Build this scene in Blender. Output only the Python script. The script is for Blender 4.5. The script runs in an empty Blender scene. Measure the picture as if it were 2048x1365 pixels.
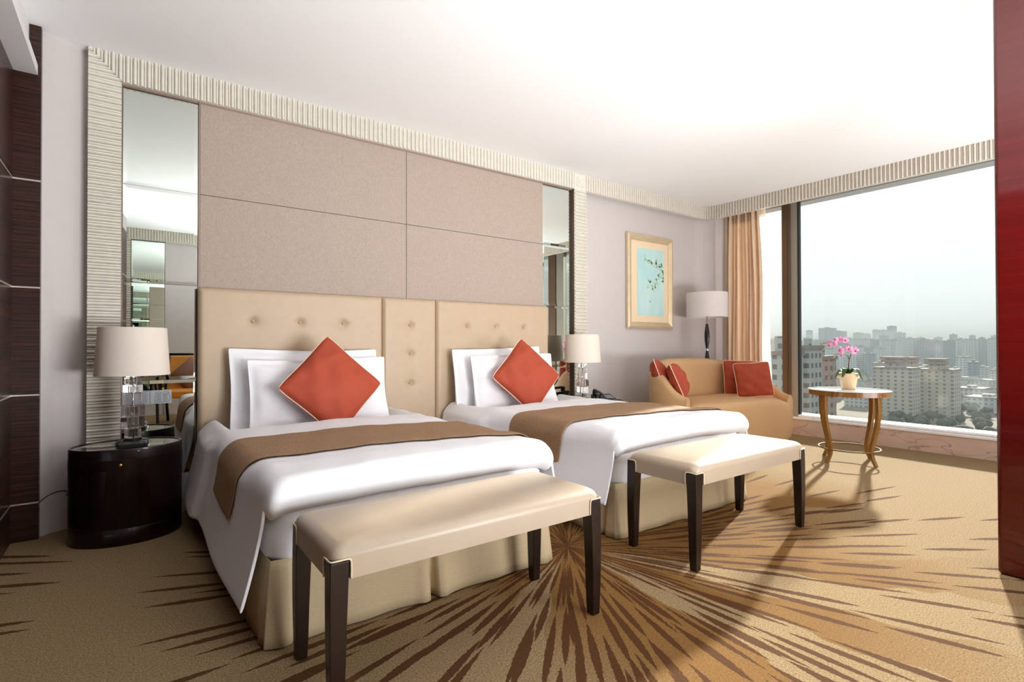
import bpy, bmesh, math, random
from mathutils import Vector, Matrix, Euler
random.seed(7)
PI = math.pi
S = bpy.context.scene
COL = S.collection

# ------------------------------------------------------------------ camera
CAM_H = 1.07
F_PX, YAW, PITCH, ROLL = 1048.0, 0.628645, 0.0084157, -0.0016897
cd = bpy.data.cameras.new('camera'); cam = bpy.data.objects.new('camera', cd); COL.objects.link(cam)
cd.sensor_fit = 'HORIZONTAL'; cd.sensor_width = 36.0; cd.lens = F_PX / 2048 * 36.0
cd.clip_start = 0.02; cd.clip_end = 12000
_f = Vector((math.sin(YAW)*math.cos(PITCH), math.cos(YAW)*math.cos(PITCH), math.sin(PITCH)))
_r0 = Vector((math.cos(YAW), -math.sin(YAW), 0)); _u0 = _r0.cross(_f)
_r = _r0*math.cos(ROLL) + _u0*math.sin(ROLL); _u = -_r0*math.sin(ROLL) + _u0*math.cos(ROLL)
cam.matrix_world = Matrix(((_r.x, _u.x, -_f.x, 0), (_r.y, _u.y, -_f.y, 0), (_r.z, _u.z, -_f.z, CAM_H), (0, 0, 0, 1)))
S.camera = cam

# ------------------------------------------------------------------ view, world, sun, lamps
S.view_settings.view_transform = 'Standard'
S.view_settings.look = 'None'
S.view_settings.gamma = 1.0
S.view_settings.use_curve_mapping = False
S.view_settings.exposure = -0.07
S.cycles.max_bounces = 9
S.cycles.diffuse_bounces = 5
S.cycles.glossy_bounces = 7
S.cycles.transmission_bounces = 9
S.cycles.transparent_max_bounces = 12
S.cycles.volume_bounces = 0
S.cycles.sample_clamp_indirect = 6.0
S.cycles.caustics_reflective = False
S.cycles.caustics_refractive = False
S.cycles.use_denoising = True

W = bpy.data.worlds.new('sky'); S.world = W; W.use_nodes = True
nt = W.node_tree; nt.nodes.clear()
_out = nt.nodes.new('ShaderNodeOutputWorld'); _bg = nt.nodes.new('ShaderNodeBackground')
_tc = nt.nodes.new('ShaderNodeTexCoord'); _sx = nt.nodes.new('ShaderNodeSeparateXYZ'); _rp = nt.nodes.new('ShaderNodeValToRGB')
_nz = nt.nodes.new('ShaderNodeTexNoise'); _nz.inputs['Scale'].default_value = 3.0; _nz.inputs['Detail'].default_value = 3.0
_ad = nt.nodes.new('ShaderNodeMath'); _ad.operation = 'MULTIPLY_ADD'; _ad.inputs[1].default_value = 0.05
nt.links.new(_tc.outputs['Generated'], _sx.inputs[0]); nt.links.new(_tc.outputs['Generated'], _nz.inputs['Vector'])
nt.links.new(_nz.outputs['Fac'], _ad.inputs[0]); nt.links.new(_sx.outputs['Z'], _ad.inputs[2])
nt.links.new(_ad.outputs[0], _rp.inputs[0])
el = _rp.color_ramp.elements
el[0].position = 0.0; el[0].color = (0.84, 0.90, 0.92, 1)
el[1].position = 0.60; el[1].color = (1.15, 1.17, 1.2, 1)
e = el.new(0.12); e.color = (0.92, 0.95, 0.955, 1)
e = el.new(0.26); e.color = (1.0, 1.01, 1.01, 1)
nt.links.new(_rp.outputs[0], _bg.inputs['Color']); _bg.inputs['Strength'].default_value = 1.3
nt.links.new(_bg.outputs[0], _out.inputs['Surface'])

def lamp(name, typ, loc, target, energy, color, **kw):
    l = bpy.data.lights.new(name, typ); l.energy = energy; l.color = color
    for k, v in kw.items(): setattr(l, k, v)
    o = bpy.data.objects.new(name, l); COL.objects.link(o); o.location = loc
    o.rotation_euler = (Vector(target) - Vector(loc)).to_track_quat('-Z', 'Y').to_euler()
    return o
SUN_EL = math.radians(19.0)
_sd = Vector((-0.96*math.cos(SUN_EL), -0.28*math.cos(SUN_EL), -math.sin(SUN_EL)))
lamp('sun', 'SUN', (20, 6, 8), Vector((20, 6, 8)) + _sd, 14.0, (1.0, 0.92, 0.79), angle=0.035)
# two unseen banks added to brighten the ceiling; photographer's strobe key from camera right
lamp('added_ceiling_fill', 'AREA', (2.05, -0.85, 0.65), (1.2, 1.0, 2.86), 145, (0.95, 0.98, 1.0), shape='RECTANGLE', size=1.6, size_y=0.9, spread=math.radians(140))
lamp('added_ceiling_fill', 'AREA', (4.75, -0.75, 0.55), (4.7, 1.2, 2.86), 85, (0.95, 0.98, 1.0), shape='RECTANGLE', size=2.2, size_y=1.0, spread=math.radians(140))
lamp('strobe_key', 'AREA', (2.75, -1.1, 1.75), (2.6, 3.9, 1.0), 20, (1.0, 0.97, 0.94), shape='RECTANGLE', size=0.9, size_y=0.7, spread=math.radians(100))

# ------------------------------------------------------------------ node helpers and materials
def lin(c):
    return tuple(((v/255)/12.92 if v/255 <= 0.04045 else (((v/255)+0.055)/1.055)**2.4) for v in c) + (1,)
class N:
    """tiny node-graph helper"""
    def __init__(s, name):
        s.m = bpy.data.materials.new(name); s.m.use_nodes = True; s.t = s.m.node_tree
        s.p = s.t.nodes['Principled BSDF']; s.out = s.t.nodes['Material Output']
    def new(s, typ, **kw):
        n = s.t.nodes.new(typ)
        for k, v in kw.items(): setattr(n, k, v)
        return n
    def put(s, sock, v):
        if hasattr(v, 'is_linked') or isinstance(v, bpy.types.NodeSocket): s.t.links.new(v, sock)
        else: sock.default_value = v
    def M(s, op, a, b=None, c=None):
        n = s.new('ShaderNodeMath', operation=op)
        for i, v in enumerate((a, b, c)):
            if v is not None: s.put(n.inputs[i], v)
        return n.outputs[0]
    def obj(s): return s.new('ShaderNodeTexCoord').outputs['Object']
    def pos(s): return s.new('ShaderNodeNewGeometry').outputs['Position']
    def map(s, vec, scale=(1, 1, 1), rot=(0, 0, 0)):
        n = s.new('ShaderNodeMapping'); s.t.links.new(vec, n.inputs[0])
        n.inputs['Scale'].default_value = scale; n.inputs['Rotation'].default_value = rot
        return n.outputs[0]
    def noise(s, vec, scale, detail=2.0, rough=0.5, dist=0.0):
        n = s.new('ShaderNodeTexNoise'); s.t.links.new(vec, n.inputs['Vector'])
        n.inputs['Scale'].default_value = scale; n.inputs['Detail'].default_value = detail
        n.inputs['Roughness'].default_value = rough; n.inputs['Distortion'].default_value = dist
        return n.outputs['Fac']
    def ramp(s, fac, stops, interp='LINEAR'):
        n = s.new('ShaderNodeValToRGB'); s.t.links.new(fac, n.inputs[0]); cr = n.color_ramp; cr.interpolation = interp
        while len(cr.elements) < len(stops): cr.elements.new(0.5)
        for e, (p, c) in zip(cr.elements, stops): e.position = p; e.color = c
        return n.outputs[0]
    def mix(s, fac, a, b, blend='MIX'):
        n = s.new('ShaderNodeMix', data_type='RGBA', blend_type=blend)
        s.put(n.inputs[0], fac); s.put(n.inputs[6], a); s.put(n.inputs[7], b)
        return n.outputs[2]
    def bump(s, h, strength=0.3, dist=0.01):
        n = s.new('ShaderNodeBump'); s.t.links.new(h, n.inputs['Height'])
        n.inputs['Strength'].default_value = strength; n.inputs['Distance'].default_value = dist
        s.t.links.new(n.outputs[0], s.p.inputs['Normal'])
    def base(s, col, rough=0.5, metal=0.0, **kw):
        s.put(s.p.inputs['Base Color'], col); s.put(s.p.inputs['Roughness'], rough); s.p.inputs['Metallic'].default_value = metal
        for k, v in kw.items(): s.put(s.p.inputs[k], v)
        return s.m

def plain(name, rgb, rough=0.5, metal=0.0, var=0.0, scale=40, bump=0.0, bscale=300, **kw):
    n = N(name); c = lin(rgb)
    if var:
        f = n.noise(n.obj(), scale, 3)
        d = tuple(max(0, v*(1-var)) for v in c[:3]) + (1,); h = tuple(min(1, v*(1+var)) for v in c[:3]) + (1,)
        col = n.ramp(f, [(0.3, d), (0.7, h)])
    else: col = c
    if bump: n.bump(n.noise(n.obj(), bscale, 2), bump, 0.002)
    return n.base(col, rough, metal, **kw)

MAT = {}
MAT['ceiling'] = plain('ceiling_paint', (250, 250, 251), 0.85)
MAT['wall'] = plain('grey_wall_paint', (205, 198, 196), 0.7, var=0.015, scale=8, bump=0.05, bscale=500)
MAT['silver_rib'] = plain('champagne_silver_leaf', (230, 225, 214), 0.45, 0.15, var=0.04, scale=25)
MAT['white'] = plain('white_paint', (238, 238, 238), 0.6)
MAT['linen'] = plain('white_cotton', (236, 236, 240), 0.8, var=0.01, scale=60, bump=0.06, bscale=700)
MAT['leather'] = plain('beige_leather', (186, 163, 136), 0.48, var=0.02, scale=20, bump=0.06, bscale=420)
MAT['bench_leather'] = plain('cream_leather', (170, 153, 133), 0.4, var=0.025, scale=9, bump=0.06, bscale=350)
MAT['piping_beige'] = plain('cream_piping', (212, 194, 168), 0.5)
MAT['wenge'] = plain('dark_wenge_lacquer', (30, 17, 14), 0.28, var=0.25, scale=14)
MAT['rust'] = plain('rust_cotton', (166, 66, 39), 0.75, var=0.04, scale=18, bump=0.12, bscale=600)
MAT['piping'] = plain('pale_piping', (246, 214, 190), 0.6)
MAT['chrome'] = plain('chrome', (225, 225, 228), 0.08, 1.0)
MAT['brass'] = plain('brass', (214, 176, 96), 0.22, 1.0)
MAT['black'] = plain('black_plastic', (14, 14, 15), 0.32)
MAT['black_wood'] = plain('black_turned_wood', (16, 13, 13), 0.3)
MAT['silver_inlay'] = plain('silver_inlay', (222, 212, 204), 0.3, 0.6)
MAT['pot'] = plain('cream_ceramic', (232, 200, 162), 0.45, var=0.03, scale=12)
MAT['soil'] = plain('potting_bark', (62, 44, 30), 0.9, var=0.5, scale=60)
MAT['leaf'] = plain('orchid_leaf', (58, 96, 38), 0.3, var=0.2, scale=18)
MAT['stem'] = plain('orchid_stem', (74, 58, 36), 0.5)
MAT['lip'] = plain('orchid_lip', (190, 40, 110), 0.5)
MAT['bud'] = plain('orchid_bud', (214, 160, 130), 0.6)
MAT['gold_frame'] = plain('champagne_gold_frame', (226, 206, 172), 0.32, 0.5, var=0.05, scale=14)
MAT['mat_board'] = plain('peach_mat_board', (240, 218, 184), 0.8)
MAT['brown_frame'] = plain('bronze_aluminium', (96, 74, 54), 0.45, 0.2)
MAT['mauve_edge'] = plain('mauve_metal_edging', (150, 128, 116), 0.4, 0.4)
MAT['grey_frame'] = plain('grey_aluminium', (150, 146, 138), 0.5, 0.2)
MAT['gasket'] = plain('rubber_gasket', (34, 40, 38), 0.6)
MAT['sill'] = plain('white_window_sill', (242, 242, 242), 0.4)
MAT['orange_leather'] = plain('amber_leather', (205, 132, 44), 0.5, var=0.06, scale=12)
MAT['brown_cushion'] = plain('mauve_brown_cloth', (128, 86, 70), 0.7)
MAT['pictograph'] = plain('dark_print', (60, 62, 66), 0.6)
MAT['steel_plate'] = plain('brushed_steel_plate', (166, 170, 176), 0.5, 0.0)
MAT['label_leaf'] = plain('green_leaf_print', (120, 160, 78), 0.5, var=0.5, scale=40)
MAT['paper'] = plain('card_paper', (226, 226, 218), 0.7)
MAT['cord'] = plain('black_cord', (18, 16, 16), 0.5)

def _weave(name, rgb, d, rough, scale, stretch=(1, 1, 1), bump=0.25):
    n = N(name); c = lin(rgb); v = n.map(n.obj(), stretch)
    f = n.noise(v, scale, 3, 0.7)
    lo = tuple(x*(1-d) for x in c[:3]) + (1,); hi = tuple(min(1, x*(1+d)) for x in c[:3]) + (1,)
    col = n.ramp(f, [(0.32, lo), (0.68, hi)])
    n.bump(f, bump, 0.002)
    return n.base(col, rough)
MAT['panel_fabric'] = _weave('taupe_panel_fabric', (170, 154, 142), 0.14, 0.8, 130, (2.0, 2.0, 0.6))
MAT['runner'] = _weave('brown_runner_cloth', (148, 116, 86), 0.42, 0.85, 170)
MAT['skirt'] = _weave('oatmeal_skirt_cloth', (186, 166, 132), 0.10, 0.8, 90, (1, 1, 5))
MAT['sofa'] = _weave('amber_sofa_cloth', (200, 160, 114), 0.07, 0.62, 70, (1.0, 1.0, 3.5), 0.18)
MAT['curtain'] = _weave('peach_silk_curtain', (238, 216, 190), 0.05, 0.5, 40, (1, 1, 0.08), 0.05)

def grain(name, dark, light, rough, stretch, scale=4.0, lo=0.42, hi=0.72, coat=0.6):
    n = N(name); v = n.map(n.obj(), stretch)
    f = n.noise(v, scale, 6, 0.65, 0.3); f2 = n.noise(v, scale*5, 3, 0.7)
    k = n.M('ADD', n.M('MULTIPLY', f, 0.7), n.M('MULTIPLY', f2, 0.3))
    col = n.ramp(k, [(lo, lin(dark)), (hi, lin(light))])
    m = n.base(col, rough, **{'Specular IOR Level': 0.3}); n.p.inputs['Coat Weight'].default_value = coat; n.p.inputs['Coat Roughness'].default_value = 0.04
    return m
MAT['ebony_h'] = grain('ebony_veneer_horizontal', (14, 6, 5), (88, 44, 30), 0.42, (0.3, 0.3, 34), 3.0, 0.43, 0.66, 0.25)
MAT['ebony_v'] = grain('ebony_veneer_vertical', (10, 4, 3), (40, 15, 12), 0.3, (22, 22, 0.3), 2.0, 0.42, 0.72, 0.25)
MAT['red_wood'] = grain('red_lacquered_veneer', (78, 8, 8), (98, 16, 12), 0.2, (0.5, 0.5, 26), 2.0, 0.35, 0.75)
MAT['zebrano'] = grain('honey_zebrano', (112, 70, 24), (168, 116, 54), 0.35, (26, 26, 0.2), 2.5, 0.38, 0.68, 0.4)
MAT['honey_wood'] = grain('honey_wood', (124, 88, 36), (156, 112, 54), 0.35, (3, 3, 1), 4, 0.4, 0.7, 0.4)

def mirror_mat(name, rgb, rough=0.0):
    n = N(name); return n.base(lin(rgb), rough, 1.0)
MAT['mirror'] = mirror_mat('mirror_glass', (226, 234, 228))
MAT['mirror_edge'] = mirror_mat('mirror_bevel', (232, 240, 236))
def crystal():
    n = N('clear_crystal'); g = n.new('ShaderNodeBsdfGlass'); g.inputs['IOR'].default_value = 1.48; g.inputs['Roughness'].default_value = 0.0
    g.inputs['Color'].default_value = (0.93, 0.91, 0.91, 1); tr = n.new('ShaderNodeBsdfTransparent'); mx = n.new('ShaderNodeMixShader')
    mx.inputs[0].default_value = 0.9
    n.t.links.new(tr.outputs[0], mx.inputs[1]); n.t.links.new(g.outputs[0], mx.inputs[2]); n.t.links.new(mx.outputs[0], n.out.inputs[0]); return n.m
MAT['crystal'] = crystal()
def thin_glass(name, tint, refl=0.6):
    n = N(name); tr = n.new('ShaderNodeBsdfTransparent'); tr.inputs[0].default_value = tint
    gl = n.new('ShaderNodeBsdfGlossy'); gl.inputs['Roughness'].default_value = 0.0
    fr = n.new('ShaderNodeFresnel'); fr.inputs[0].default_value = 1.45
    mx = n.new('ShaderNodeMixShader'); n.t.links.new(n.M('MULTIPLY', fr.outputs[0], refl), mx.inputs[0])
    n.t.links.new(tr.outputs[0], mx.inputs[1]); n.t.links.new(gl.outputs[0], mx.inputs[2]); n.t.links.new(mx.outputs[0], n.out.inputs[0]); return n.m
MAT['pane'] = thin_glass('window_glass', (0.95, 0.975, 0.965, 1))
MAT['ring_wood'] = plain('matt_honey_wood', (128, 92, 44), 0.6)
MAT['table_glass'] = plain('glass_table_top', (228, 236, 234), 0.03, 0.0, **{'Specular IOR Level': 0.9})
MAT['tray_glass'] = plain('smoked_mirror_top', (150, 150, 146), 0.02, 0.9)
def sheer():
    n = N('sheer_voile'); tr = n.new('ShaderNodeBsdfTransparent'); df = n.new('ShaderNodeBsdfDiffuse'); df.inputs[0].default_value = lin((226, 216, 204))
    tl = n.new('ShaderNodeBsdfTranslucent'); tl.inputs[0].default_value = lin((220, 212, 202))
    a = n.new('ShaderNodeAddShader'); mx = n.new('ShaderNodeMixShader'); mx.inputs[0].default_value = 0.62
    n.t.links.new(df.outputs[0], a.inputs[0]); n.t.links.new(tl.outputs[0], a.inputs[1])
    n.t.links.new(tr.outputs[0], mx.inputs[1]); n.t.links.new(a.outputs[0], mx.inputs[2]); n.t.links.new(mx.outputs[0], n.out.inputs[0]); return n.m
MAT['sheer'] = sheer()
def cloth(name, rgb, thru, rough=0.7, base=None, thru_rgb=None):
    m = base or plain(name, rgb, rough, var=0.01, scale=90); t = m.node_tree; p = t.nodes['Principled BSDF']; out = t.nodes['Material Output']
    tl = t.nodes.new('ShaderNodeBsdfTranslucent'); tl.inputs[0].default_value = lin(thru_rgb or rgb); mx = t.nodes.new('ShaderNodeMixShader'); mx.inputs[0].default_value = thru
    t.links.new(p.outputs[0], mx.inputs[1]); t.links.new(tl.outputs[0], mx.inputs[2]); t.links.new(mx.outputs[0], out.inputs[0]); return m
MAT['shade'] = cloth('cream_lampshade', (250, 242, 232), 0.35)
MAT['satin_shade'] = cloth('satin_lampshade', (244, 238, 236), 0.3, 0.38)
MAT['curtain'] = cloth('peach_silk_curtain', (228, 196, 160), 0.2, base=MAT['curtain'], thru_rgb=(240, 226, 212))
def marble():
    n = N('pink_marble'); v = n.map(n.pos(), (1, 1.4, 3.0))
    w = n.noise(v, 0.7, 4, 0.5, 0.8); k = n.M('MINIMUM', n.M('ABSOLUTE', n.M('SUBTRACT', w, 0.5)), n.M('ABSOLUTE', n.M('SUBTRACT', n.noise(n.map(n.pos(), (1, 2.2, 4.5), (0.5, 0, 0)), 0.9, 3, 0.5, 0.5), 0.47)))
    vein = n.ramp(k, [(0.0, (0, 0, 0, 1)), (0.010, (1, 1, 1, 1))]); cl = n.noise(v, 3, 3)
    b = n.ramp(cl, [(0.3, lin((205, 182, 168))), (0.7, lin((218, 198, 184)))])
    return n.base(n.mix(vein, lin((168, 142, 130)), b), 0.25)
MAT['marble'] = marble()
def petal():
    n = N('orchid_petal'); f = n.noise(n.obj(), 60, 2)
    return n.base(n.ramp(f, [(0.3, lin((226, 128, 190))), (0.7, lin((242, 196, 224)))]), 0.6)
MAT['petal'] = petal()
def art():
    n = N('pale_blue_silk_painting'); f = n.noise(n.map(n.obj(), (3, 1, 1.2)), 2.2, 4)
    return n.base(n.ramp(f, [(0.3, lin((178, 222, 224))), (0.7, lin((206, 234, 232)))]), 0.5)
MAT['art'] = art()
MAT['art_leaf'] = plain('painted_leaf', (172, 210, 178), 0.6, var=0.3, scale=30)
MAT['art_leaf_pale'] = plain('painted_leaf_pale', (196, 224, 200), 0.6, var=0.2, scale=30)
MAT['art_dark'] = plain('painted_bird', (130, 158, 150), 0.6)

def carpet():
    n = N('starburst_carpet'); P = n.pos(); sx = n.new('ShaderNodeSeparateXYZ'); n.t.links.new(P, sx.inputs[0])
    dx = n.M('SUBTRACT', sx.outputs[0], 1.88); dy = n.M('SUBTRACT', sx.outputs[1], 2.09)
    wob = n.M('MULTIPLY', n.M('SUBTRACT', n.noise(P, 60, 2), 0.5), 0.012)
    r = n.M('SQRT', n.M('ADD', n.M('MULTIPLY', dx, dx), n.M('MULTIPLY', dy, dy)))
    th = n.M('ADD', n.M('ARCTAN2', dy, dx), PI)
    def rnd(a, b, c):
        cx = n.new('ShaderNodeCombineXYZ'); n.put(cx.inputs[0], a); n.put(cx.inputs[1], b); n.put(cx.inputs[2], c)
        wn = n.new('ShaderNodeTexWhiteNoise', noise_dimensions='3D'); n.t.links.new(cx.outputs[0], wn.inputs['Vector']); return wn.outputs['Value']
    def ss(x, a, b):
        m = n.new('ShaderNodeMapRange', interpolation_type='SMOOTHSTEP'); n.put(m.inputs[0], x)
        m.inputs[1].default_value = a; m.inputs[2].default_value = b; return m.outputs[0]
    def prob(q):
        p = n.M('MULTIPLY', n.M('SUBTRACT', 1.0, ss(q, 0.9, 2.7)), 0.62)
        return n.M('ADD', p, n.M('MULTIPLY', n.M('SUBTRACT', 1.0, ss(q, 2.2, 3.7)), 0.13))
    def layer(cnt, L, wd, seed, shift):
        a = n.M('ADD', n.M('MULTIPLY', th, cnt/(2*PI)), shift); i = n.M('FLOOR', a); fu = n.M('SUBTRACT', n.M('SUBTRACT', a, i), 0.5)
        arc = n.M('ADD', n.M('MULTIPLY', n.M('MULTIPLY', fu, 2*PI/cnt), r), wob)
        off = n.M('MULTIPLY', rnd(i, 0.5, seed), 7.0); v = n.M('ADD', n.M('DIVIDE', r, L), off); j = n.M('FLOOR', v); fv = n.M('SUBTRACT', v, j)
        q = rnd(i, j, seed + 3.3); jit = n.M('MULTIPLY', n.M('SUBTRACT', rnd(i, j, seed + 9.1), 0.5), n.M('MULTIPLY', r, PI/cnt*0.9))
        half = n.M('MULTIPLY', n.M('MULTIPLY', n.M('MULTIPLY', fv, n.M('SUBTRACT', 1.0, fv)), 4.0*wd), n.M('MINIMUM', 1.0, n.M('ADD', n.M('MULTIPLY', r, 0.9), 0.12)))
        ins = n.M('GREATER_THAN', half, n.M('ABSOLUTE', n.M('SUBTRACT', arc, jit)))
        return n.M('MULTIPLY', ins, n.M('LESS_THAN', q, prob(n.M('MULTIPLY', n.M('SUBTRACT', n.M('ADD', j, 0.5), off), L))))
    d = n.M('MAXIMUM', layer(58, 0.40, 0.0165, 1.0, 0.0), n.M('MAXIMUM', layer(58, 0.50, 0.015, 17.0, 0.5), layer(38, 0.36, 0.018, 31.0, 0.25)))
    thn = n.M('ADD', th, n.M('MULTIPLY', n.M('SUBTRACT', n.noise(P, 2.2, 2), 0.5), 0.25))
    wedge = n.M('FLOOR', n.M('MULTIPLY', thn, 26/(2*PI))); wr = rnd(wedge, 2.5, 5.5)
    reach = n.M('ADD', 1.0, n.M('MULTIPLY', rnd(wedge, 7.5, 8.5), 1.0))
    inside = n.M('SUBTRACT', 1.0, n.M('MINIMUM', 1.0, n.M('MAXIMUM', 0.0, n.M('MULTIPLY', n.M('SUBTRACT', r, reach), 1.4))))
    gold = n.M('MULTIPLY', n.M('LESS_THAN', wr, 0.70), inside)
    gold = n.M('MULTIPLY', gold, n.M('SUBTRACT', 1.0, ss(n.M('MULTIPLY', dx, -1.0), 0.35, 0.9)))
    gold = n.M('MAXIMUM', gold, n.M('SUBTRACT', 1.0, ss(r, 0.12, 0.35)))
    fib = n.noise(P, 150, 3, 0.9); fib2 = n.noise(P, 38, 3, 0.6)
    beige = n.ramp(fib, [(0.36, lin((112, 90, 62))), (0.68, lin((188, 164, 126)))])
    amber = n.ramp(fib, [(0.3, lin((102, 68, 28))), (0.7, lin((148, 108, 56)))])
    brown = n.ramp(fib, [(0.3, lin((66, 39, 20))), (0.7, lin((92, 56, 32)))])
    c = n.mix(n.M('MULTIPLY', gold, 0.9), beige, amber); c = n.mix(n.M('MULTIPLY', d, 0.95), c, brown)
    c = n.mix(n.M('MULTIPLY', fib2, 0.22), c, lin((98, 74, 46)), 'MIX')
    n.bump(fib, 0.5, 0.006)
    return n.base(c, 0.95, **{'Specular IOR Level': 0.1})
MAT['carpet'] = carpet()

def facade(name, wallc, winc, nx, nz, fx=0.5, fz=0.55, bands=None):
    """apartment facade: rows of windows laid out in the building's own coordinates (metres)"""
    n = N(name); sx = n.new('ShaderNodeSeparateXYZ'); n.t.links.new(n.obj(), sx.inputs[0])
    u = n.M('ADD', sx.outputs[0], sx.outputs[1])
    a = n.M('DIVIDE', u, nx); i = n.M('FLOOR', a); fu = n.M('SUBTRACT', a, i)
    b = n.M('DIVIDE', sx.outputs[2], nz); j = n.M('FLOOR', b); fv = n.M('SUBTRACT', b, j)
    cx = n.new('ShaderNodeCombineXYZ'); n.put(cx.inputs[0], i); n.put(cx.inputs[1], 0.5); wn = n.new('ShaderNodeTexWhiteNoise', noise_dimensions='2D'); n.t.links.new(cx.outputs[0], wn.inputs['Vector'])
    colm = n.M('LESS_THAN', wn.outputs['Value'], 0.72)
    w = n.M('MULTIPLY', n.M('MULTIPLY', n.M('LESS_THAN', fu, fx), n.M('LESS_THAN', fv, fz)), colm)
    ge = n.new('ShaderNodeNewGeometry'); sn = n.new('ShaderNodeSeparateXYZ'); n.t.links.new(ge.outputs['Normal'], sn.inputs[0])
    w = n.M('MULTIPLY', w, n.M('LESS_THAN', n.M('ABSOLUTE', sn.outputs[2]), 0.5))
    dirt = n.noise(n.map(n.obj(), (0.3, 0.3, 0.05)), 0.4, 3)
    wc = n.ramp(dirt, [(0.3, tuple(v*0.86 for v in lin(wallc)[:3]) + (1,)), (0.7, lin(wallc))])
    return n.base(n.mix(w, wc, lin(winc)), 0.8)
MAT['fac_cream'] = facade('cream_tower_facade', (172, 168, 156), (92, 96, 98), 4.6, 3.0, 0.36, 0.5)
MAT['fac_grey'] = facade('grey_tiled_facade', (152, 158, 156), (84, 92, 96), 2.6, 3.0, 0.5, 0.5)
MAT['fac_blue'] = facade('blue_grey_facade', (112, 128, 140), (78, 92, 106), 4.0, 3.2, 0.55, 0.5)
MAT['fac_pale'] = facade('pale_grey_facade', (176, 184, 186), (110, 124, 134), 3.6, 3.1, 0.5, 0.5)
MAT['fac_brown'] = facade('brown_grey_facade', (150, 138, 130), (92, 92, 94), 3.8, 3.1, 0.5, 0.5)
MAT['roof'] = plain('flat_roof_felt', (122, 116, 110), 0.9, var=0.2, scale=0.3)
MAT['roof_red'] = plain('brown_parapet', (132, 112, 104), 0.9, var=0.1, scale=0.3)
MAT['ground'] = plain('hazy_city_ground', (96, 88, 74), 0.95, var=0.35, scale=0.02)
MAT['foliage'] = plain('dark_foliage', (50, 58, 44), 0.9, var=0.4, scale=0.5)

# ------------------------------------------------------------------ mesh builder
class MB:
    def __init__(s): s.v = []; s.f = []
    def add(s, vs, fs):
        o = len(s.v); s.v += [tuple(v) for v in vs]; s.f += [tuple(i + o for i in f) for f in fs]; return s
    def box(s, x0, x1, y0, y1, z0, z1):
        return s.add([(x0,y0,z0),(x1,y0,z0),(x1,y1,z0),(x0,y1,z0),(x0,y0,z1),(x1,y0,z1),(x1,y1,z1),(x0,y1,z1)],
                     [(0,3,2,1),(4,5,6,7),(0,1,5,4),(1,2,6,5),(2,3,7,6),(3,0,4,7)])
    def grid(s, pts, cu=False, cv=False):
        """pts[i][j] -> quads"""
        a = len(pts); b = len(pts[0]); vs = [p for row in pts for p in row]; fs = []
        for i in range(a if cu else a-1):
            for j in range(b if cv else b-1):
                i2 = (i+1) % a; j2 = (j+1) % b
                fs.append((i*b+j, i*b+j2, i2*b+j2, i2*b+j))
        return s.add(vs, fs)
    def lathe(s, prof, n=32, c=(0,0), sx=1.0, sy=1.0, cap=True):
        rings = [[(c[0]+r*sx*math.cos(2*PI*k/n), c[1]+r*sy*math.sin(2*PI*k/n), z) for k in range(n)] for r, z in prof]
        o = len(s.v); s.grid(rings, cv=True)
        if cap:
            s.f.append(tuple(o+k for k in reversed(range(n)))); m = (len(prof)-1)*n; s.f.append(tuple(o+m+k for k in range(n)))
        return s
    def prism(s, poly, z0, z1):
        n = len(poly); vs = [(x,y,z0) for x,y in poly] + [(x,y,z1) for x,y in poly]
        return s.add(vs, [tuple(reversed(range(n))), tuple(range(n,2*n))] + [(i,(i+1)%n,n+(i+1)%n,n+i) for i in range(n)])
    def tube(s, pts, rad, n=8, closed=False):
        pts = [Vector(p) for p in pts]; m = len(pts); rings = []; up = None
        for i, p in enumerate(pts):
            a = pts[i-1] if (i > 0 or closed) else p; b = pts[(i+1) % m] if (i < m-1 or closed) else p
            t = (b-a).normalized()
            if up is None:
                up = Vector((0,0,1)) if abs(t.z) < 0.9 else Vector((1,0,0))
            up = (up - t*up.dot(t)).normalized(); sd = t.cross(up)
            rr = rad[i] if isinstance(rad, (list, tuple)) else rad
            rings.append([tuple(p + up*math.cos(2*PI*k/n)*rr + sd*math.sin(2*PI*k/n)*rr) for k in range(n)])
        o = len(s.v); s.grid(rings, cu=closed, cv=True)
        if not closed:
            s.f.append(tuple(o+k for k in range(n))); s.f.append(tuple(o+(m-1)*n+k for k in reversed(range(n))))
        return s
    def xf(s, M):
        s.v = [tuple(M @ Vector(v)) for v in s.v]; return s
    def build(s, name, m, parent=None, smooth=False, bevel=0.0, seg=2, subsurf=0, solid=0.0, world=True, ang=None):
        vs = s.v
        if parent is not None and world:
            L = parent.location if parent.parent is None else parent.parent.location + parent.location
            vs = [(x-L.x, y-L.y, z-L.z) for x, y, z in vs]
        me = bpy.data.meshes.new(name); me.from_pydata(vs, [], s.f); me.validate()
        bm = bmesh.new(); bm.from_mesh(me); bmesh.ops.recalc_face_normals(bm, faces=bm.faces); bm.to_mesh(me); bm.free()
        o = bpy.data.objects.new(name, me); COL.objects.link(o)
        if isinstance(m, str): m = MAT[m]
        me.materials.append(m)
        if smooth: me.polygons.foreach_set('use_smooth', [True]*len(me.polygons))
        if solid: md = o.modifiers.new('thickness', 'SOLIDIFY'); md.thickness = solid; md.offset = -1
        if bevel:
            md = o.modifiers.new('bevel', 'BEVEL'); md.width = bevel; md.segments = seg; md.limit_method = 'ANGLE'; md.angle_limit = math.radians(35)
            me.polygons.foreach_set('use_smooth', [True]*len(me.polygons)); md.harden_normals = True
        if subsurf: md = o.modifiers.new('subsurf', 'SUBSURF'); md.levels = subsurf; md.render_levels = subsurf
        if ang: me.set_sharp_from_angle(angle=math.radians(ang))
        if parent is not None: o.parent = parent
        return o

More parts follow.
